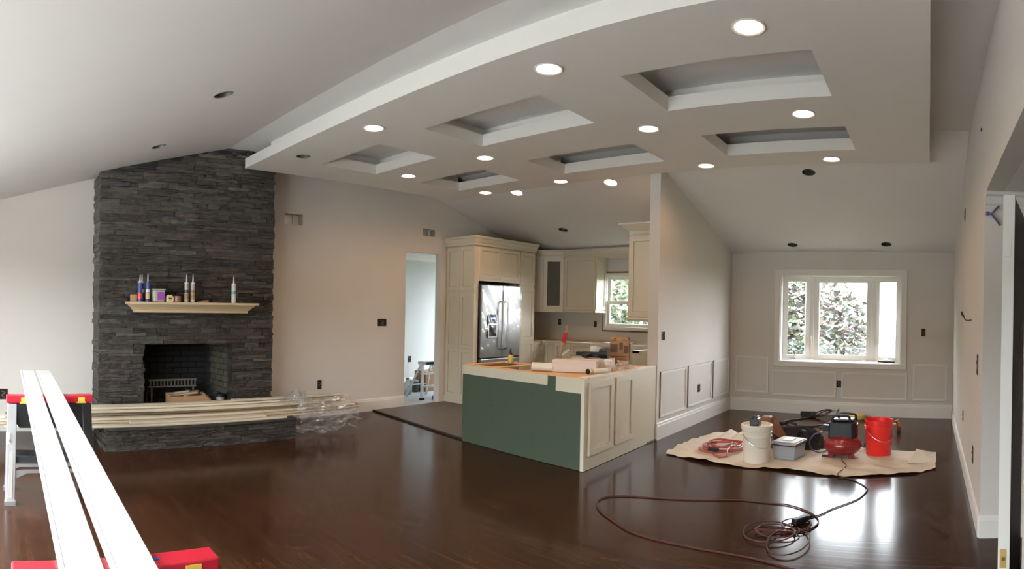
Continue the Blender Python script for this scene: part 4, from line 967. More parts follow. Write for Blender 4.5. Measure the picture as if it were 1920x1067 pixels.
def carton(name, cx, cy, L, W, H, rz, label, m='white_plastic', z=TZ):
    t = thing(name, label, 'carton', (cx, cy, z)); M = Matrix.Rotation(rz, 3, 'Z')
    obj('body', MB().obox((cx, cy, z+H/2), (L/2, W/2, H/2), M), MAT[m], t, bevel=.003)
    obj('lid_seam', MB().obox((cx, cy, z+H+.0005), (L/2-.01, .004, .0007), M), MAT['label_grey'], t)
    return t
mat('carton_white', (.70, .60, .53), .7)
mat('carton_grey', (.62, .56, .52), .7)
carton('carton', -3.33, 4.95, .44, .22, .115, .45, 'long plain white carton lying on the island', 'carton_white')
carton('carton', -3.42, 5.42, .44, .26, .10, .35, 'low white carton carrying black tools on the island', 'carton_grey')
cp = thing('paper_cup', 'white paper cup with a lid on the island', 'cup', (-3.08, 5.17, TZ))
obj('cup', MB().lathe([(0,0),(.030,0),(.041,.10),(0,.10)], (-3.08, 5.17, TZ), 24), MAT['white_plastic'], cp, smooth=True)
obj('lid', MB().lathe([(0,.10),(.045,.10),(.045,.112),(.036,.116),(.033,.126),(0,.126)], (-3.08, 5.17, TZ), 24), MAT['white_plastic'], cp, smooth=True)
obj('print', MB().lathe([(.0335,.03),(.0385,.07)], (-3.08, 5.17, TZ), 24, cap=False), MAT['carton_white'], cp, smooth=True)
lt = thing('caulk_tube', 'white caulk tube lying on its side at the island corner', 'caulk tube', (-3.06, 4.95, TZ))
ax2 = Vector((.35, .93, 0)).normalized(); Q = Vector((-3.09, 4.82, TZ+.025))
obj('tube', MB().tube([Q, Q+ax2*.23], .024, 16), MAT['label_white'], lt, smooth=True)
obj('cap', MB().tube([Q-ax2*.014, Q+ax2*.002], .0255, 16), MAT['black_plastic'], lt, smooth=True)
obj('label_band', MB().tube([Q+ax2*.02, Q+ax2*.05], .0246, 16), MAT['label_tan'], lt, smooth=True)
bx_ = thing('cardboard_box', 'tall brown cardboard box with dark printed top on the island', 'box', (-3.30, 5.82, TZ))
BM = Matrix.Rotation(.42, 3, 'Z'); bc_ = Vector((-3.30, 5.80, 0))
obj('body', MB().obox(bc_+Vector((0,0,TZ+.14)), (.105, .105, .14), BM), MAT['cardboard'], bx_, bevel=.003)
for s, ang in (((0,-1), 0), ((1,0), 0)):
    nn = BM @ Vector((s[0], s[1], 0))
    tdir = BM @ Vector((-s[1], s[0], 0))
    mb = MB()
    for (a0, a1, z0, z1) in ((-.10, -.02, .16, .25), (.0, .04, .19, .265), (.05, .10, .15, .235), (-.085, .085, .105, .118), (-.07, .07, .08, .09)):
        c = bc_ + nn*.1058 + tdir*((a0+a1)/2) + Vector((0,0,TZ+(z0+z1)/2))
        mb.obox(c, ((a1-a0)/2, .0008, (z1-z0)/2), Matrix((tdir, nn, Vector((0,0,1)))).transposed())
    obj('print', mb, MAT['cardboard_print'], bx_)
for s in ((1,0), (-1,0), (0,1), (0,-1)):
    nn = BM @ Vector((s[0], s[1], 0)); obj('flap', MB().bar(bc_+nn*.10+Vector((0,0,TZ+.28)), bc_+nn*.04+Vector((0,0,TZ+.32)), .19, .004), MAT['cardboard'], bx_)
tl = thing('upright_tool', 'tall grey pry tool with a red grip leaning among black tools', 'tool', (-3.70, 5.22, TZ))
obj('shaft', MB().bar((-3.705, 5.17, TZ+.004), (-3.675, 5.23, TZ+.27), .035, .03).bar((-3.665, 5.25, TZ+.36), (-3.66, 5.26, TZ+.45), .022, .02), MAT['wood_scrap'], tl, bevel=.004)
obj('grip', MB().bar((-3.676, 5.228, TZ+.26), (-3.664, 5.252, TZ+.37), .042, .034), MAT['red_plastic'], tl, bevel=.008)
obj('hook', MB().bar((-3.69, 5.20, TZ+.12), (-3.60, 5.235, TZ+.19), .02, .03), MAT['label_grey'], tl, bevel=.004)
obj('foot', MB().bar((-3.74, 5.15, TZ+.015), (-3.66, 5.19, TZ+.015), .05, .025), MAT['label_grey'], tl, bevel=.004)
tz2 = TZ+.102
ng = thing('nail_gun', 'black nail gun lying on the low white carton', 'nail gun', (-3.42, 5.45, tz2))
obj('body', MB().bar((-3.56, 5.42, tz2+.035), (-3.36, 5.47, tz2+.035), .06, .06), MAT['black_plastic'], ng, bevel=.012)
obj('motor', MB().tube([(-3.36, 5.47, tz2+.05), (-3.27, 5.49, tz2+.05)], .05, 16), MAT['black_plastic'], ng, smooth=True)
obj('handle', MB().bar((-3.46, 5.45, tz2+.03), (-3.44, 5.30, tz2+.025), .04, .04), MAT['dark_rubber'], ng, bevel=.01)
obj('nose', MB().bar((-3.62, 5.40, tz2+.04), (-3.55, 5.42, tz2+.04), .03, .04), MAT['iron'], ng)
def bag3(u, v):
    q = noise.noise(Vector((u*8, v*8, 4.4)))*.05; return (-3.12+.20*u+q, 5.28+.22*v+q*.6, TZ+.004+.085*math.sin(PI*u)*math.sin(PI*v)+abs(q)*.6)
tag(obj('plastic_wrapper', MB().grid(bag3, 22, 22), MAT['plastic_film']), 'crumpled clear plastic wrapper on the island corner', 'wrapper')
tag(obj('pine_block', MB().box(-3.13, -3.02, 5.55, 5.72, TZ, TZ+.02), MAT['pine'], bevel=.002), 'flat pine offcut on the island near the partition', 'wood block')

# ------------------------------------------------------------------ side room things
ld = thing('step_ladder', 'small aluminium step ladder with a black tool tray in the doorway', 'step ladder', (-7.15, 6.4, .012))
lz = .012
def lad(p): return Vector(p)
top = [(-7.20, 6.34), (-7.20, 6.56)]
for (tx_, ty_), (bx2, by2) in zip(top, ((-7.04, 6.20), (-7.04, 6.66))): obj('rail', MB().bar((bx2, by2, lz), (tx_, ty_, .56), .05, .022, (1,0,0)), MAT['aluminium'], ld)
for (tx_, ty_), (bx2, by2) in zip(top, ((-7.46, 6.22), (-7.46, 6.66))): obj('rear_leg', MB().bar((bx2, by2, lz), (tx_-.04, ty_, .54), .03, .02, (1,0,0)), MAT['aluminium'], ld)
for t_ in (.35, .7):
    obj('step', MB().box(-7.04-.16*t_-.05, -7.04-.16*t_+.03, 6.20+.14*t_, 6.66-.10*t_, .56*t_, .56*t_+.025), MAT['aluminium'], ld)
obj('brace', MB().bar((-7.45, 6.24, .2), (-7.45, 6.64, .2), .015, .015), MAT['aluminium'], ld)
tt = obj('top_cap', MB().box(-7.28, -7.13, 6.31, 6.59, .55, .60), MAT['aluminium'], ld, bevel=.008)
obj('tool_tray', MB().box(-7.132, -7.122, 6.36, 6.57, .55, .595), MAT['black_plastic'], tt)
for y in (6.20, 6.66): obj('foot', MB().box(-7.07, -7.01, y-.03, y+.03, lz, lz+.03), MAT['black_plastic'], ld)
pcn = thing('paint_can', 'dark green paint can with a metal lid in the side room', 'paint can', (-7.85, 6.72, .012))
obj('can', MB().lathe([(0,0),(.10,0),(.10,.185),(0,.185)], (-7.85, 6.72, .012), 24), MAT['paint_can'], pcn, smooth=True)
obj('lid', MB().lathe([(0,.185),(.104,.185),(.104,.20),(.09,.20),(.088,.192),(0,.192)], (-7.85, 6.72, .012), 24), MAT['aluminium'], pcn, smooth=True)
cb2 = thing('cardboard_carton', 'open tan cardboard carton behind the ladder in the side room', 'box', (-7.85, 6.98, .012))
obj('body', MB().box(-8.0, -7.7, 6.86, 7.16, .012, .36), MAT['cardboard'], cb2, bevel=.004)
obj('flap', MB().bar((-7.7, 6.86, .36), (-7.74, 6.76, .38), .28, .005), MAT['cardboard'], cb2); obj('flap', MB().bar((-7.85, 7.16, .36), (-7.85, 7.27, .37), .28, .005), MAT['cardboard'], cb2)
tag(obj('floor_tube', MB().tube([(-6.955, 6.36, .045), (-6.965, 6.64, .045)], .032, 14), MAT['navy'], smooth=True), 'dark blue tube lying on the floor by the ladder', 'tube')
gj = thing('water_jug', 'clear jug standing behind the step ladder', 'jug', (-7.66, 6.42, .012))
obj('bottle', MB().lathe([(0,0),(.07,0),(.075,.02),(.075,.16),(.03,.22),(.03,.25),(0,.25)], (-7.66, 6.42, .012), 20), MAT['clear_tub'], gj, smooth=True)
obj('cap', MB().lathe([(0,.25),(.033,.25),(.033,.275),(0,.275)], (-7.66, 6.42, .012), 14), MAT['label_brown'], gj, smooth=True)
pk = thing('white_pail', 'white plastic pail just inside the doorway edge', 'pail', (-8.0, 6.44, .012))
obj('body', MB().lathe([(0,0),(.10,0),(.12,.30),(0,.30)], (-8.0, 6.44, .012), 24), MAT['white_plastic'], pk, smooth=True)
obj('lid', MB().lathe([(0,.30),(.128,.30),(.128,.325),(0,.325)], (-8.0, 6.44, .012), 24), MAT['white_plastic'], pk, smooth=True)

# ------------------------------------------------------------------ sawhorses and the boards across them
def sawhorse(x, y0, y1, zt, label, fx=.17):
    t = thing('sawhorse', label, 'sawhorse', (x, (y0+y1)/2, 0), 'folding sawhorses')
    top = obj('top_rail', MB().box(x-.045, x+.045, y0, y1, zt-.055, zt), MAT['red_plastic'], t, bevel=.006)
    for y in (y0+.10, y1-.12): obj('clamp_pad', MB().box(x-.02, x+.046, y, y+.07, zt-.058, zt-.046).box(x+.044, x+.049, y+.01, y+.06, zt-.05, zt-.012), MAT['yellow'], top)
    obj('level_hole', MB().lathe([(0,0),(.014,0),(.012,.003),(0,.003)], (x-.0, (y0+y1)/2+.12, zt), 12), MAT['navy'], top)
    yl, yr = y0+.035, y1-.035
    for s in (1, -1):
        xs = x+s*.03; xf = x+s*fx
        # hinge panel under the rail
        obj('side_panel', MB().prism([(y0+.02, zt-.056), (y1-.02, zt-.056), (y1-.05, zt-.17), (y1-.10, zt-.24), (y0+.10, zt-.24), (y0+.05, zt-.17)], xs-.012, xs+.012, ax='x'), MAT['black_plastic'], t, bevel=.004)
        for k, (yt, yf) in enumerate(((yl+.01, yl-.005), (yr-.01, yr+.005))):
            leg = obj('leg', MB().bar((xs, yt, zt-.06), (xf, yf, .0), .07, .026, (1,0,0)), MAT['aluminium'] if k == 0 else MAT['black_plastic'], t, bevel=.005)
            nrm = Vector((s, 0, fx*s*0)).normalized()
            obj('rib', MB().bar((xs+s*.016, yt, zt-.16), (xf+s*.012, yf, .05), .026, .012, (1,0,0)), MAT['label_grey'] if k == 0 else MAT['black_plastic'], leg)
            obj('foot', MB().box(xf-.03, xf+.03, yf-.04, yf+.04, 0, .03), MAT['aluminium'] if k == 0 else MAT['black_plastic'], leg)
        zb = .26; xb_ = x+s*(.03+(fx-.03)*(1-zb/(zt-.06)))
        obj('brace', MB().box(xb_-.01, xb_+.01, yl, yr, zb, zb+.02).prism([(yl, zb-.10), (yl+.12, zb-.045), (yr-.12, zb-.045), (yr, zb-.10), (yr, zb-.06), (yr-.1, zb-.02), (yl+.1, zb-.02), (yl, zb-.03)], xb_+s*.004-.008, xb_+s*.004+.008, ax='x'), MAT['aluminium'], t)
    obj('tool_shelf', MB().box(x-.10, x+.10, yl+.02, yr-.02, .285, .295).box(x-.10, x-.09, yl+.02, yr-.02, .295, .33).box(x+.09, x+.10, yl+.02, yr-.02, .295, .33), MAT['dark_rubber'], t)
    obj('latch', MB().box(x+.075, x+.10, y0-.0, y0+.03, .42, .50).box(x+.08, x+.12, y0+.005, y0+.022, .44, .46), MAT['white_plastic'], t)
sawhorse(-4.43, .10, .745, .766, 'red-topped folding sawhorse with grey legs at the far end of the boards')
sawhorse(-1.745, .06, .69, .671, 'red-topped folding sawhorse at the near end of the boards')
def long_board(yfar, ynear, w, label):
    A = Vector((-5.55, yfar, .806)); B = Vector((-.70, ynear - (yfar-ynear)*(.9/3.95), .655+.0)); B.z = .806 - .0352*4.85
    d = (B-A).normalized(); side = Vector((-d.y, d.x, 0)).normalized()*-1; upv = Vector((0,0,1))
    if side.y < 0: side = -side
    prof = [(0, 0), (w, 0), (w, .014), (w-.004, .018), (.024, .018), (.021, .0155), (.017, .0155), (.013, .018), (.004, .018), (0, .014)]
    k = len(prof); mb = MB(); vs = [P + side*a + upv*b for P in (A, B) for a, b in prof]
    mb.add(vs, [tuple(range(k))[::-1], tuple(range(k, 2*k))] + [(i, (i+1) % k, k+(i+1) % k, k+i) for i in range(k)])
    tag(obj('casing_board', mb, MAT['pvc_board']), label, 'trim board', 'white boards across the sawhorses')
long_board(.256, .195, .128, 'glossy white board across the sawhorses, left one of the two')
long_board(.402, .345, .134, 'glossy white board across the sawhorses, right one of the two')

# ------------------------------------------------------------------ drop cloth and the things on it
front = [(-2.58, 5.54), (-2.19, 5.43), (-1.94, 5.38), (-1.68, 5.37), (-1.37, 5.40), (-.85, 5.33), (-.47, 5.41), (-.10, 5.55), (.09, 5.74)]
back = [(-2.60, 5.60), (-2.62, 6.15), (-2.50, 6.70), (-2.14, 6.84), (-1.5, 6.60), (-1.0, 6.55), (-.57, 6.50), (-.2, 6.45), (.10, 6.40)]
fpath = smooth_path([(a, b, 0) for a, b in front], 6); bpath = smooth_path([(a, b, 0) for a, b in back], 6)
def samp(P, u):
    f = u*(len(P)-1); i = min(int(f), len(P)-2); return P[i].lerp(P[i+1], f-i)
def clothfn(u, v):
    p = samp(fpath, u).lerp(samp(bpath, u), v)
    n1 = noise.noise(Vector((p.x*2.2+p.y*1.5, p.y*3, .3))); n2 = noise.noise(Vector((p.x*6, p.y*9+p.x*4, 4)))
    edge = math.exp(-(min(v, 1-v)/.08)**2) + math.exp(-(min(u, 1-u)/.03)**2)
    flat = 1.0
    for (cx, cy, r) in ((-1.66, 5.66, .2), (-.51, 6.29, .2), (-.87, 6.10, .26), (-1.39, 5.93, .2), (-1.45, 6.35, .3)):
        flat = min(flat, max(0, (math.hypot(p.x-cx, p.y-cy)-r)/.15))
    fold = max(0, 1-abs((p.y-5.55-.25*(p.x+1.2))/.03))*.012*(1 if p.x > -1.2 else 0)
    bunch = max(0, 1-math.hypot(p.x+2.3, p.y-6.65)/.32)*.05*(1+math.sin(p.x*40))*.6
    z = .005 + flat*(max(0, n1)*.034 + max(0, n2)*.020 + max(0, noise.noise(Vector((p.x*3+p.y*7, p.y*2-p.x*1.5, 8))))*.026 + fold + bunch) + edge*.006*(1+n2)*flat
    return (p.x + n1*.02, p.y + n2*.012, z)
cl = tag(obj('drop_cloth', MB().grid(clothfn, 110, 56, (0, 0, .004)), MAT['canvas'], smooth=True), 'beige canvas drop cloth spread under the buckets and compressor', 'drop cloth')
fl = MB().add([(-.19, 5.90, .012), (.05, 5.93, .012), (-.12, 6.14, .02), (-.10, 6.0, .135), (-.04, 5.98, .12)], [(0, 1, 4, 3), (1, 2, 4), (2, 3, 4), (2, 0, 3), (0, 2, 1)])
obj('folded_corner', fl, MAT['canvas'], cl)
CZ = .007
def bucket(cx, cy, label, m, lid, rot=0.):
    t = thing('bucket', label, 'bucket', (cx, cy, CZ))
    prof = [(0,0),(.128,0),(.131,.006),(.140,.25),(.1405,.252),(.150,.252),(.150,.262),(.143,.264),(.143,.285),(.152,.286),(.152,.296),(.144,.298),(.145,.315),(.154,.316),(.155,.335),(.152,.338),(.146,.338),(.146,.345),(.150,.348),(.150,.365),(.144,.367)]
    inner_ = [(.142,.36),(.138,.25),(.126,.012),(0,.010)]
    if lid: obj('body', MB().lathe(prof[:-4]+[(.140,.345),(0,.345)], (cx, cy, CZ), 36), MAT[m], t, smooth=True)
    else: obj('body', MB().lathe([(0,0),(.128,0),(.132,.006),(.142,.29),(.150,.291),(.150,.300),(.144,.302),(.146,.335),(.153,.337),(.153,.362),(.149,.366),(.144,.362),(.138,.28),(.127,.012),(0,.010)], (cx, cy, CZ), 36), MAT[m], t, smooth=True)
    if lid: obj('lid', MB().lathe([(0,.348),(.128,.348),(.134,.366),(.152,.366),(.158,.36),(.158,.318),(.154,.318),(.15,.345),(0,.345)], (cx, cy, CZ), 36), MAT[m], t, smooth=True)
    ear = Vector((math.cos(rot), math.sin(rot), 0))
    for s in (-1, 1):
        obj('handle_ear', MB().lathe([(0,-.01),(.013,-.008),(.013,.008),(0,.01)], Vector((cx, cy, CZ+.28))+ear*s*.152, 12, axis='x'), MAT[m], t)
    fr_ = Vector((ear.y, -ear.x, 0))
    pts = []
    for k in range(13):
        a = PI*k/12; pts.append(Vector((cx, cy, 0)) + ear*math.cos(a)*.156 + fr_*math.sin(a)*.170 + Vector((0,0,CZ+.28-.125*math.sin(a))))
    obj('bail_handle', MB().tube(pts, .0028, 6), MAT['steel'], t, smooth=True)
    return t
bucket(-1.66, 5.66, 'white lidded bucket carrying a black battery on the drop cloth', 'bucket_white', True, .75)
bucket(-.51, 6.29, 'open red bucket on the drop cloth beside the compressor', 'red_bucket', False, .55)
bt = thing('tool_battery', 'black cordless tool battery on the white bucket lid', 'battery', (-1.66, 5.60, CZ+.35))
BZ = CZ+.3495
obj('pack', MB().prism([(-1.705, BZ), (-1.615, BZ), (-1.612, BZ+.05), (-1.625, BZ+.085), (-1.65, BZ+.095), (-1.70, BZ+.08), (-1.71, BZ+.05)], 5.56, 5.66, ax='y'), MAT['battery'], bt, bevel=.008)
obj('slide_plate', MB().box(-1.69, -1.63, 5.57, 5.65, BZ+.085, BZ+.105), MAT['battery'], bt, bevel=.006)
# clear box with a black lid
sb = thing('storage_box', 'clear plastic box with a grey lid beside the white bucket', 'storage box', (-1.39, 5.93, CZ))
SM = Matrix.Rotation(-.18, 3, 'Z'); sc_ = Vector((-1.39, 5.92, 0))
def rect(w, d): return [tuple((sc_ + SM @ Vector((a*w/2, b*d/2, 0))).xy) for a, b in ((-1,-1),(1,-1),(1,1),(-1,1))]
obj('tub', MB().prism(rect(.225, .27), CZ, CZ+.15, top=rect(.255, .30)), MAT['clear_tub'], sb, bevel=.012)
obj('contents', MB().grid(lambda u, v: tuple(sc_ + SM @ Vector(((u-.5)*.19, (v-.5)*.23, CZ+.012+.075*math.sin(PI*u)*math.sin(PI*v)*(.7+.4*noise.noise(Vector((u*6, v*6, 1))))))), 14, 14, (0,0,.006)), MAT['wire_blue'], sb, smooth=True)
ll = obj('lid', MB().prism(rect(.27, .315), CZ+.15, CZ+.172).prism(rect(.24, .285), CZ+.172, CZ+.180), MAT['label_grey'], sb, bevel=.005)
obj('lid_handle', MB().prism(rect(.10, .13), CZ+.180, CZ+.188), MAT['white_plastic'], ll, bevel=.003)
obj('lid_rim', MB().prism(rect(.275, .32), CZ+.142, CZ+.152), MAT['black_plastic'], ll)
# tool belt: leather flap and black pouches
bgt = thing('tool_bag', 'black tool bag with a brown leather flap behind the clear box', 'tool bag', (-1.45, 6.3, CZ))
def lump(c, rx, ry, rz, seed, nu=22, nv=14):
    def fn(u, v):
        a = 2*PI*u; b = -PI/2*.0 + PI/2*v*1.0
        k = 1 + .22*noise.noise(Vector((math.cos(a)*1.6+seed, math.sin(a)*1.6, v*2.2))) + .10*noise.noise(Vector((math.cos(a)*5+seed, math.sin(a)*5, v*5)))
        r = math.cos(b)**.6
        return (c[0]+rx*r*math.cos(a)*k, c[1]+ry*r*math.sin(a)*k, c[2]+rz*math.sin(b)*k)
    return MB().grid(fn, nu, nv)
obj('body', lump((-1.52, 6.36, CZ+.003), .19, .18, .25, 1.3), MAT['black_fabric'], bgt, smooth=True)
obj('pouch', lump((-1.31, 6.42, CZ+.003), .18, .15, .20, 4.2), MAT['black_fabric'], bgt, smooth=True)
def flapfn(u, v):
    # from a high corner behind the bucket, sweeping down to the right
    a = Vector((-1.72, 6.22, .37)); b = Vector((-1.47, 6.18, .14)); c = Vector((-1.56, 6.20, .33))
    p = a*(1-u)**2 + c*2*u*(1-u) + b*u*u
    return (p.x + .01*v, p.y + .02 - .09*v, p.z - .13*v*(1-.25*u) + .012*math.sin(6*u+3*v))
obj('leather_flap', MB().grid(flapfn, 16, 8, (0, .008, .006)), MAT['leather'], bgt, smooth=True)
obj('leather_pocket', MB().box(-1.75, -1.65, 6.12, 6.24, .25, .365), MAT['leather'], bgt, bevel=.012)
obj('strap', MB().tube(smooth_path([(-1.47, 6.28, .20), (-1.37, 6.28, .25), (-1.27, 6.30, .23), (-1.18, 6.34, .13)], 6), .012, 8), MAT['black_fabric'], bgt, smooth=True)
# compressor
ac = thing('air_compressor', 'red pancake air compressor with a black motor shroud', 'air compressor', (-.87, 6.12, CZ))
K = Vector((-.87, 6.12, CZ))
obj('tank', MB().lathe([(0,.022),(.10,.025),(.15,.042),(.187,.080),(.198,.122),(.187,.165),(.15,.198),(.10,.216),(0,.22)], K, 40), MAT['red_tank'], ac, smooth=True)
obj('weld_band', MB().lathe([(.1975,.115),(.2,.117),(.2,.127),(.1975,.129)], K, 40, cap=False), MAT['red_tank'], ac, smooth=True)
for a_ in (-2.45, -.7, 1.1, 2.4):
    c_ = K + Vector((math.cos(a_)*.14, math.sin(a_)*.14, 0)); obj('foot', MB().prism([(c_.x-.025, c_.y-.02), (c_.x+.025, c_.y-.02), (c_.x+.025, c_.y+.02), (c_.x-.025, c_.y+.02)], CZ, CZ+.075), MAT['red_tank'], ac, bevel=.004)
obj('shroud', MB().prism([(-.14, -.10), (.12, -.10), (.15, -.02), (.15, .12), (-.12, .12), (-.14, .04)], .19, .36, top=[(-.13, -.09), (.11, -.09), (.145, -.015), (.145, .115), (-.115, .115), (-.13, .035)]), MAT['black_plastic'], ac, bevel=.018, seg=3).location = K
obj('top_cover', MB().box(-.10, .12, -.06, .09, .36, .385), MAT['black_plastic'], ac, bevel=.012, seg=3).location = K
for o_ in list(ac.children):
    if o_.name.startswith(('shroud', 'top_cover')) : o_.matrix_parent_inverse = Matrix.Translation(K).inverted()
for (y_, xx0, xx1) in ((-.075, -.10, .085), (.085, -.06, .13)):
    obj('grab_handle', MB().tube(smooth_path([K+Vector((xx0, y_, .335)), K+Vector((xx0+.005, y_, .40)), K+Vector((xx0+.035, y_, .425)), K+Vector((xx1-.035, y_, .425)), K+Vector((xx1-.005, y_, .40)), K+Vector((xx1, y_, .335))], 6), .013, 10), MAT['black_plastic'], ac, smooth=True)
rg = obj('regulator', MB().box(K.x-.215, K.x-.13, K.y-.06, K.y+.02, .265, .325), MAT['black_plastic'], ac, bevel=.01)
obj('gauge', MB().lathe([(0,0),(.026,0),(.026,.02),(0,.02)], (K.x-.19, K.y-.08, .31), 16, axis='y'), MAT['dark_rubber'], rg, smooth=True)
obj('knob', MB().lathe([(0,0),(.016,0),(.016,-.03),(0,-.03)], (K.x-.215, K.y-.03, .29), 12, axis='x'), MAT['dark_rubber'], rg, smooth=True)
obj('coupler', MB().tube([(K.x-.20, K.y-.05, .27), (K.x-.225, K.y-.06, .25)], .010, 8), MAT['brass'], rg, smooth=True)
obj('side_vent', MB().box(K.x+.137, K.x+.150, K.y+.0, K.y+.1, .22, .34), MAT['red_tank'], ac, bevel=.004)
obj('drain_leg', MB().bar((K.x-.185, K.y-.05, .10), (K.x-.185, K.y-.06, .008), .006, .006).box(K.x-.20, K.x-.13, K.y-.09, K.y-.05, CZ+.001, CZ+.02), MAT['iron'], ac)
tag(obj('air_hose', MB().tube(smooth_path([(K.x-.225, K.y-.06, .25), (K.x-.29, K.y-.07, .225), (K.x-.335, K.y-.06, .15), (K.x-.32, K.y-.03, .07), (K.x-.25, K.y+.03, .025), (K.x-.15, K.y+.24, .018), (K.x+.05, K.y+.33, .02), (K.x+.22, K.y+.30, .07), (K.x+.30, K.y+.32, .11), (K.x+.26, K.y+.36, .12), (K.x+.19, K.y+.36, .06), (K.x+.21, K.y+.40, .02), (K.x+.30, K.y+.42, .018)], 8), .008, 8), MAT['wire_blue'], smooth=True), 'dark blue air hose curling from the compressor regulator', 'hose')
# red coiled hose on the cloth
pts = []; rc = random.Random(4)
for k in range(6*16+1):
    a = 2*PI*k/16; n_ = k/16
    rx = .235 - .020*n_ + .02*math.sin(n_*5); ry = .30 - .025*n_ + .02*math.cos(n_*3)
    pts.append((-2.13 + .03*math.sin(n_*2.3) + rx*math.cos(a+.3), 5.98 + .04*math.cos(n_*1.7) + ry*math.sin(a+.3), .030 + .009*n_ + .010*math.sin(a*1.5+n_)))
pts += [(-2.0, 5.75, .06), (-1.95, 5.60, .035), (-2.02, 5.55, .03), (-2.10, 5.62, .04)]
rh = tag(obj('coiled_cord', MB().tube(pts, .0085, 7), MAT['red_hose'], smooth=True), 'coiled orange red extension cord on the left of the drop cloth', 'cord')
obj('connector', MB().bar((-2.16, 5.64, .085), (-2.05, 5.63, .085), .045, .04), MAT['black_plastic'], rh, bevel=.008)
# extension cords on the floor
def floor_cord(name, pts, r, m, label, n=8, z=None):
    return tag(obj(name, MB().tube(smooth_path([(p[0], p[1], (p[2] if len(p) > 2 else r+.001)) for p in pts], n), r, 7), MAT[m], smooth=True), label, 'cord')
floor_cord('extension_cord', [(-.55, 3.25), (-.77, 3.33), (-1.05, 3.395), (-1.43, 3.405), (-1.70, 3.42), (-1.88, 3.46), (-2.07, 3.57), (-2.22, 3.67), (-2.31, 3.76), (-2.38, 3.88), (-2.37, 4.0), (-2.30, 4.08), (-2.16, 4.15), (-2.0, 4.20), (-1.76, 4.28), (-1.5, 4.39), (-1.37, 4.43), (-1.2, 4.43), (-1.05, 4.43), (-.90, 4.35), (-.78, 4.22), (-.745, 4.07), (-.80, 3.93), (-.9, 3.87), (-1.02, 3.83)], .0052, 'red_cord', 'long dark red extension cord looping across the wood floor')
floor_cord('extension_cord', [(-.85, 5.98, .03), (-.83, 5.83, .03), (-.76, 5.62, .03), (-.80, 5.34, .02), (-.70, 5.28), (-.58, 5.16), (-.50, 5.02), (-.49, 4.92), (-.53, 4.72), (-.60, 4.58), (-.70, 4.42), (-.76, 4.28), (-.84, 4.18), (-.90, 4.12)], .0045, 'dark_cord', 'thin black power cord running from the compressor to the plug')
coil = []
loops = [(-1.02, 3.82, .17, .19, .1), (-.86, 3.70, .13, .23, 1.9), (-.97, 3.86, .14, .12, 3.6), (-.88, 4.0, .10, .13, 5.0)]
for k, (cx, cy, rx, ry, ph) in enumerate(loops):
    for j in range(15):
        a = ph + 2*PI*j/14; coil.append((cx+rx*math.cos(a), cy+ry*math.sin(a), .009+.008*((k+j*.3) % 2.2)))
coil += [(-.92, 4.02, .012), (-.86, 4.10, .014)]
cc = floor_cord('coiled_cord', coil, .0045, 'red_cord', 'loosely coiled dark red cord on the shiny floor', 5)
pg = thing('cord_plug', 'black plug joining the cords beside the floor coil', 'plug', (-.85, 4.1, 0))
obj('body', MB().bar((-.90, 4.0, .028), (-.83, 4.12, .028), .05, .045), MAT['black_plastic'], pg, bevel=.01)
obj('collar', MB().bar((-.83, 4.12, .028), (-.81, 4.16, .025), .03, .03), MAT['dark_rubber'], pg, bevel=.006)
# things near the far wall
floor_cord('hose', [(-1.66, 8.30), (-1.8, 8.10), (-1.92, 7.90), (-1.86, 7.74), (-1.66, 7.64), (-1.50, 7.66), (-1.36, 7.80), (-1.30, 8.0, .02), (-1.27, 8.15, .06), (-1.24, 8.28, .15)], .010, 'dark_rubber', 'black air hose with a raised end near the far wall')
nz = thing('nailer', 'black nailer lying with cables by the far wainscot', 'nailer', (-1.65, 8.42, 0))
obj('body', MB().bar((-1.82, 8.42, .04), (-1.60, 8.46, .04), .07, .06), MAT['black_plastic'], nz, bevel=.015)
obj('magazine', MB().bar((-1.80, 8.36, .03), (-1.52, 8.33, .03), .03, .04), MAT['iron'], nz, bevel=.006)
obj('handle', MB().bar((-1.66, 8.45, .045), (-1.62, 8.33, .035), .035, .035), MAT['dark_rubber'], nz, bevel=.01)
cr_ = []
for k in range(33):
    a = 2*PI*k/16; cr_.append((-1.47+.11*math.cos(a)+.02*math.sin(k*.2), 8.38+.09*math.sin(a), .02+.05*(1+math.sin(a+1))*.8+.004*k*.2))
tag(obj('cable_loop', MB().tube(cr_, .0075, 7), MAT['dark_cord'], smooth=True), 'loop of dark cable beside the nailer at the far wall', 'cable')
tag(obj('hose_tip', MB().tube([(-1.24, 8.28, .15), (-1.235, 8.29, .165), (-1.232, 8.275, .135), (-1.235, 8.25, .005)], .010, 8), MAT['steel'], smooth=True), 'shiny metal fitting at the raised hose end', 'hose fitting')
tag(obj('amber_tray', MB().lathe([(0,0),(.15,0),(.16,.02),(.15,.06),(.10,.075),(0,.078)], (-1.03, 8.42, .001), 24), MAT['amber'], smooth=True), 'flat amber plastic tray by the far baseboard', 'tray')
cpx = thing('copper_tool', 'small copper coloured tool on the floor behind the red bucket', 'tool', (-.40, 7.6, 0))
obj('head', MB().tube([(-.385, 7.58, .145), (-.355, 7.58, .065)], .026, 14), MAT['copper'], cpx, smooth=True)
obj('handle', MB().bar((-.60, 7.60, .07), (-.365, 7.58, .092), .022, .022), MAT['copper'], cpx, bevel=.004)
obj('stand', MB().box(-.385, -.335, 7.55, 7.61, 0, .07), MAT['tin_brown'], cpx, bevel=.006)

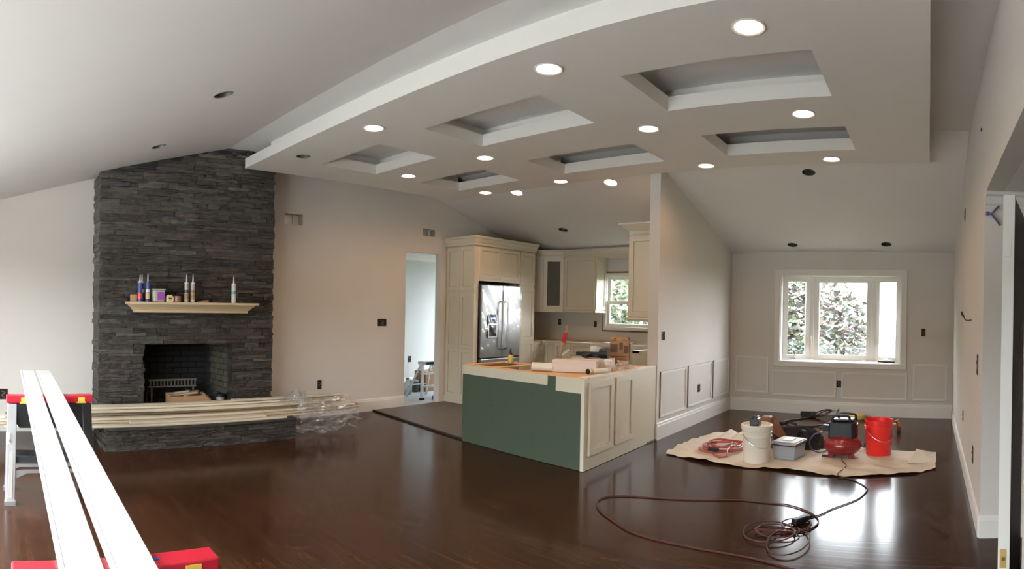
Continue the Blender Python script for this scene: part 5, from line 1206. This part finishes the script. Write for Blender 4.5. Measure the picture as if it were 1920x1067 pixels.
# ------------------------------------------------------------------ outside
lawn = struct('ground_lawn', MB().box(-40, 40, YF+.12, 60, -.45, -.4), MAT['grass'], 'green lawn outside the windows')
struct('added_bounce_ground', MB().box(-40, 40, -40, YN-.12, -.20, -.06).box(-40, XS-.1, YN-.12, YF+.12, -.45, -.4).box(XS-.1, XW-.12, YN-.12, 5.35, -.45, -.4), MAT['patio'], 'unseen pale paving added behind the near windows to bounce daylight up')  # added unseen ground, reflects daylight onto the ceiling
def added_hedge_fn(u, v):  # added unseen hedge, keeps low sky light out of the deep room
    a = PI*v; w = .9 + .15*noise.noise(Vector((u*60, v*5, 0)))
    return (-40+80*u, -14.0 - w*math.cos(a), -.2 + (3.7 + .25*noise.noise(Vector((u*45, v*4, 3))))*math.sin(a)**.45)
struct('added_hedge_block', MB().grid(added_hedge_fn, 160, 14), MAT['leaf_dark'], 'unseen hedge added behind the camera to block low daylight', smooth=True)
def plant(name, label, cat, c, rx, ry, rz, n, mats_, size, seed, trunk=True, layers=0, group='trees and shrubs outside'):
    r = random.Random(seed); t = thing(name, label, cat, (c[0], c[1], -.4), group)
    for mi, mname in enumerate(mats_):
        mb = MB()
        for k in range(n//len(mats_)):
            while True:
                p = Vector((r.uniform(-1,1), r.uniform(-1,1), r.uniform(-1,1)))
                if p.length < 1 and p.length > r.random()*.75: break
            if layers: p.z = (round(p.z*layers + .35*math.sin(p.x*4+p.y*3))+r.gauss(0, .26))/layers
            q = Vector((c[0]+p.x*rx, c[1]+p.y*ry, c[2]+p.z*rz))
            if q.z < -.38: continue
            s = size*r.uniform(.6, 1.3)
            a = Vector((r.uniform(-1,1), r.uniform(-1,1), r.uniform(-.6,.6))).normalized(); b_ = a.cross(Vector((r.uniform(-1,1), r.uniform(-1,1), r.uniform(-1,1)))).normalized()
            mb.add([q-a*s, q+b_*s*.42, q+a*s, q-b_*s*.42], [(0,1,2,3)])
        o = obj('foliage', mb, MAT[mname], t); o['kind'] = 'stuff'
    if trunk:
        tr_ = MB()
        for k in range(5):
            a = 2*PI*k/5; tr_.tube(smooth_path([(c[0]+.08*math.cos(a), c[1]+.08*math.sin(a), -.4), (c[0]+.15*math.cos(a), c[1]+.15*math.sin(a), c[2]-rz*.4), (c[0]+rx*.5*math.cos(a), c[1]+ry*.5*math.sin(a), c[2]+rz*.35)], 5), [.09-.006*i for i in range(11)], 6)
        obj('trunk', tr_, MAT['bark'], t)
    return t
plant('maple_tree', 'pinkish layered maple outside the dining window', 'tree', (-3.25, 13.6, 1.1), 2.0, 1.4, 1.35, 10500, ['leaf_pink', 'leaf_dark', 'leaf_pale'], .095, 1, layers=5)
plant('shrub', 'green shrub below the maple outside the dining window', 'shrub', (-2.75, 12.1, .1), 1.4, .8, .9, 4200, ['leaf_green', 'leaf_dark'], .07, 2, trunk=False)
plant('shrub', 'small green shrub outside, low in the middle sash', 'shrub', (-1.35, 12.4, .0), .65, .5, .65, 1700, ['leaf_green', 'leaf_pale'], .06, 3, trunk=False)
plant('deciduous_tree', 'tall pale green tree behind the maple', 'tree', (-6.8, 20.0, 2.6), 3.2, 2.5, 3.0, 5200, ['leaf_pale', 'leaf_green', 'leaf_dark'], .15, 5)
plant('shrub', 'light green shrub outside the kitchen window', 'shrub', (-6.6, 11.6, .9), 1.6, 1.0, 1.3, 6000, ['leaf_green', 'leaf_pale'], .085, 6, trunk=False)
plant('deciduous_tree', 'leafy tree overhanging outside the kitchen window', 'tree', (-8.6, 15.5, 3.0), 3.0, 2.2, 2.3, 4600, ['leaf_pale', 'leaf_green'], .14, 7)
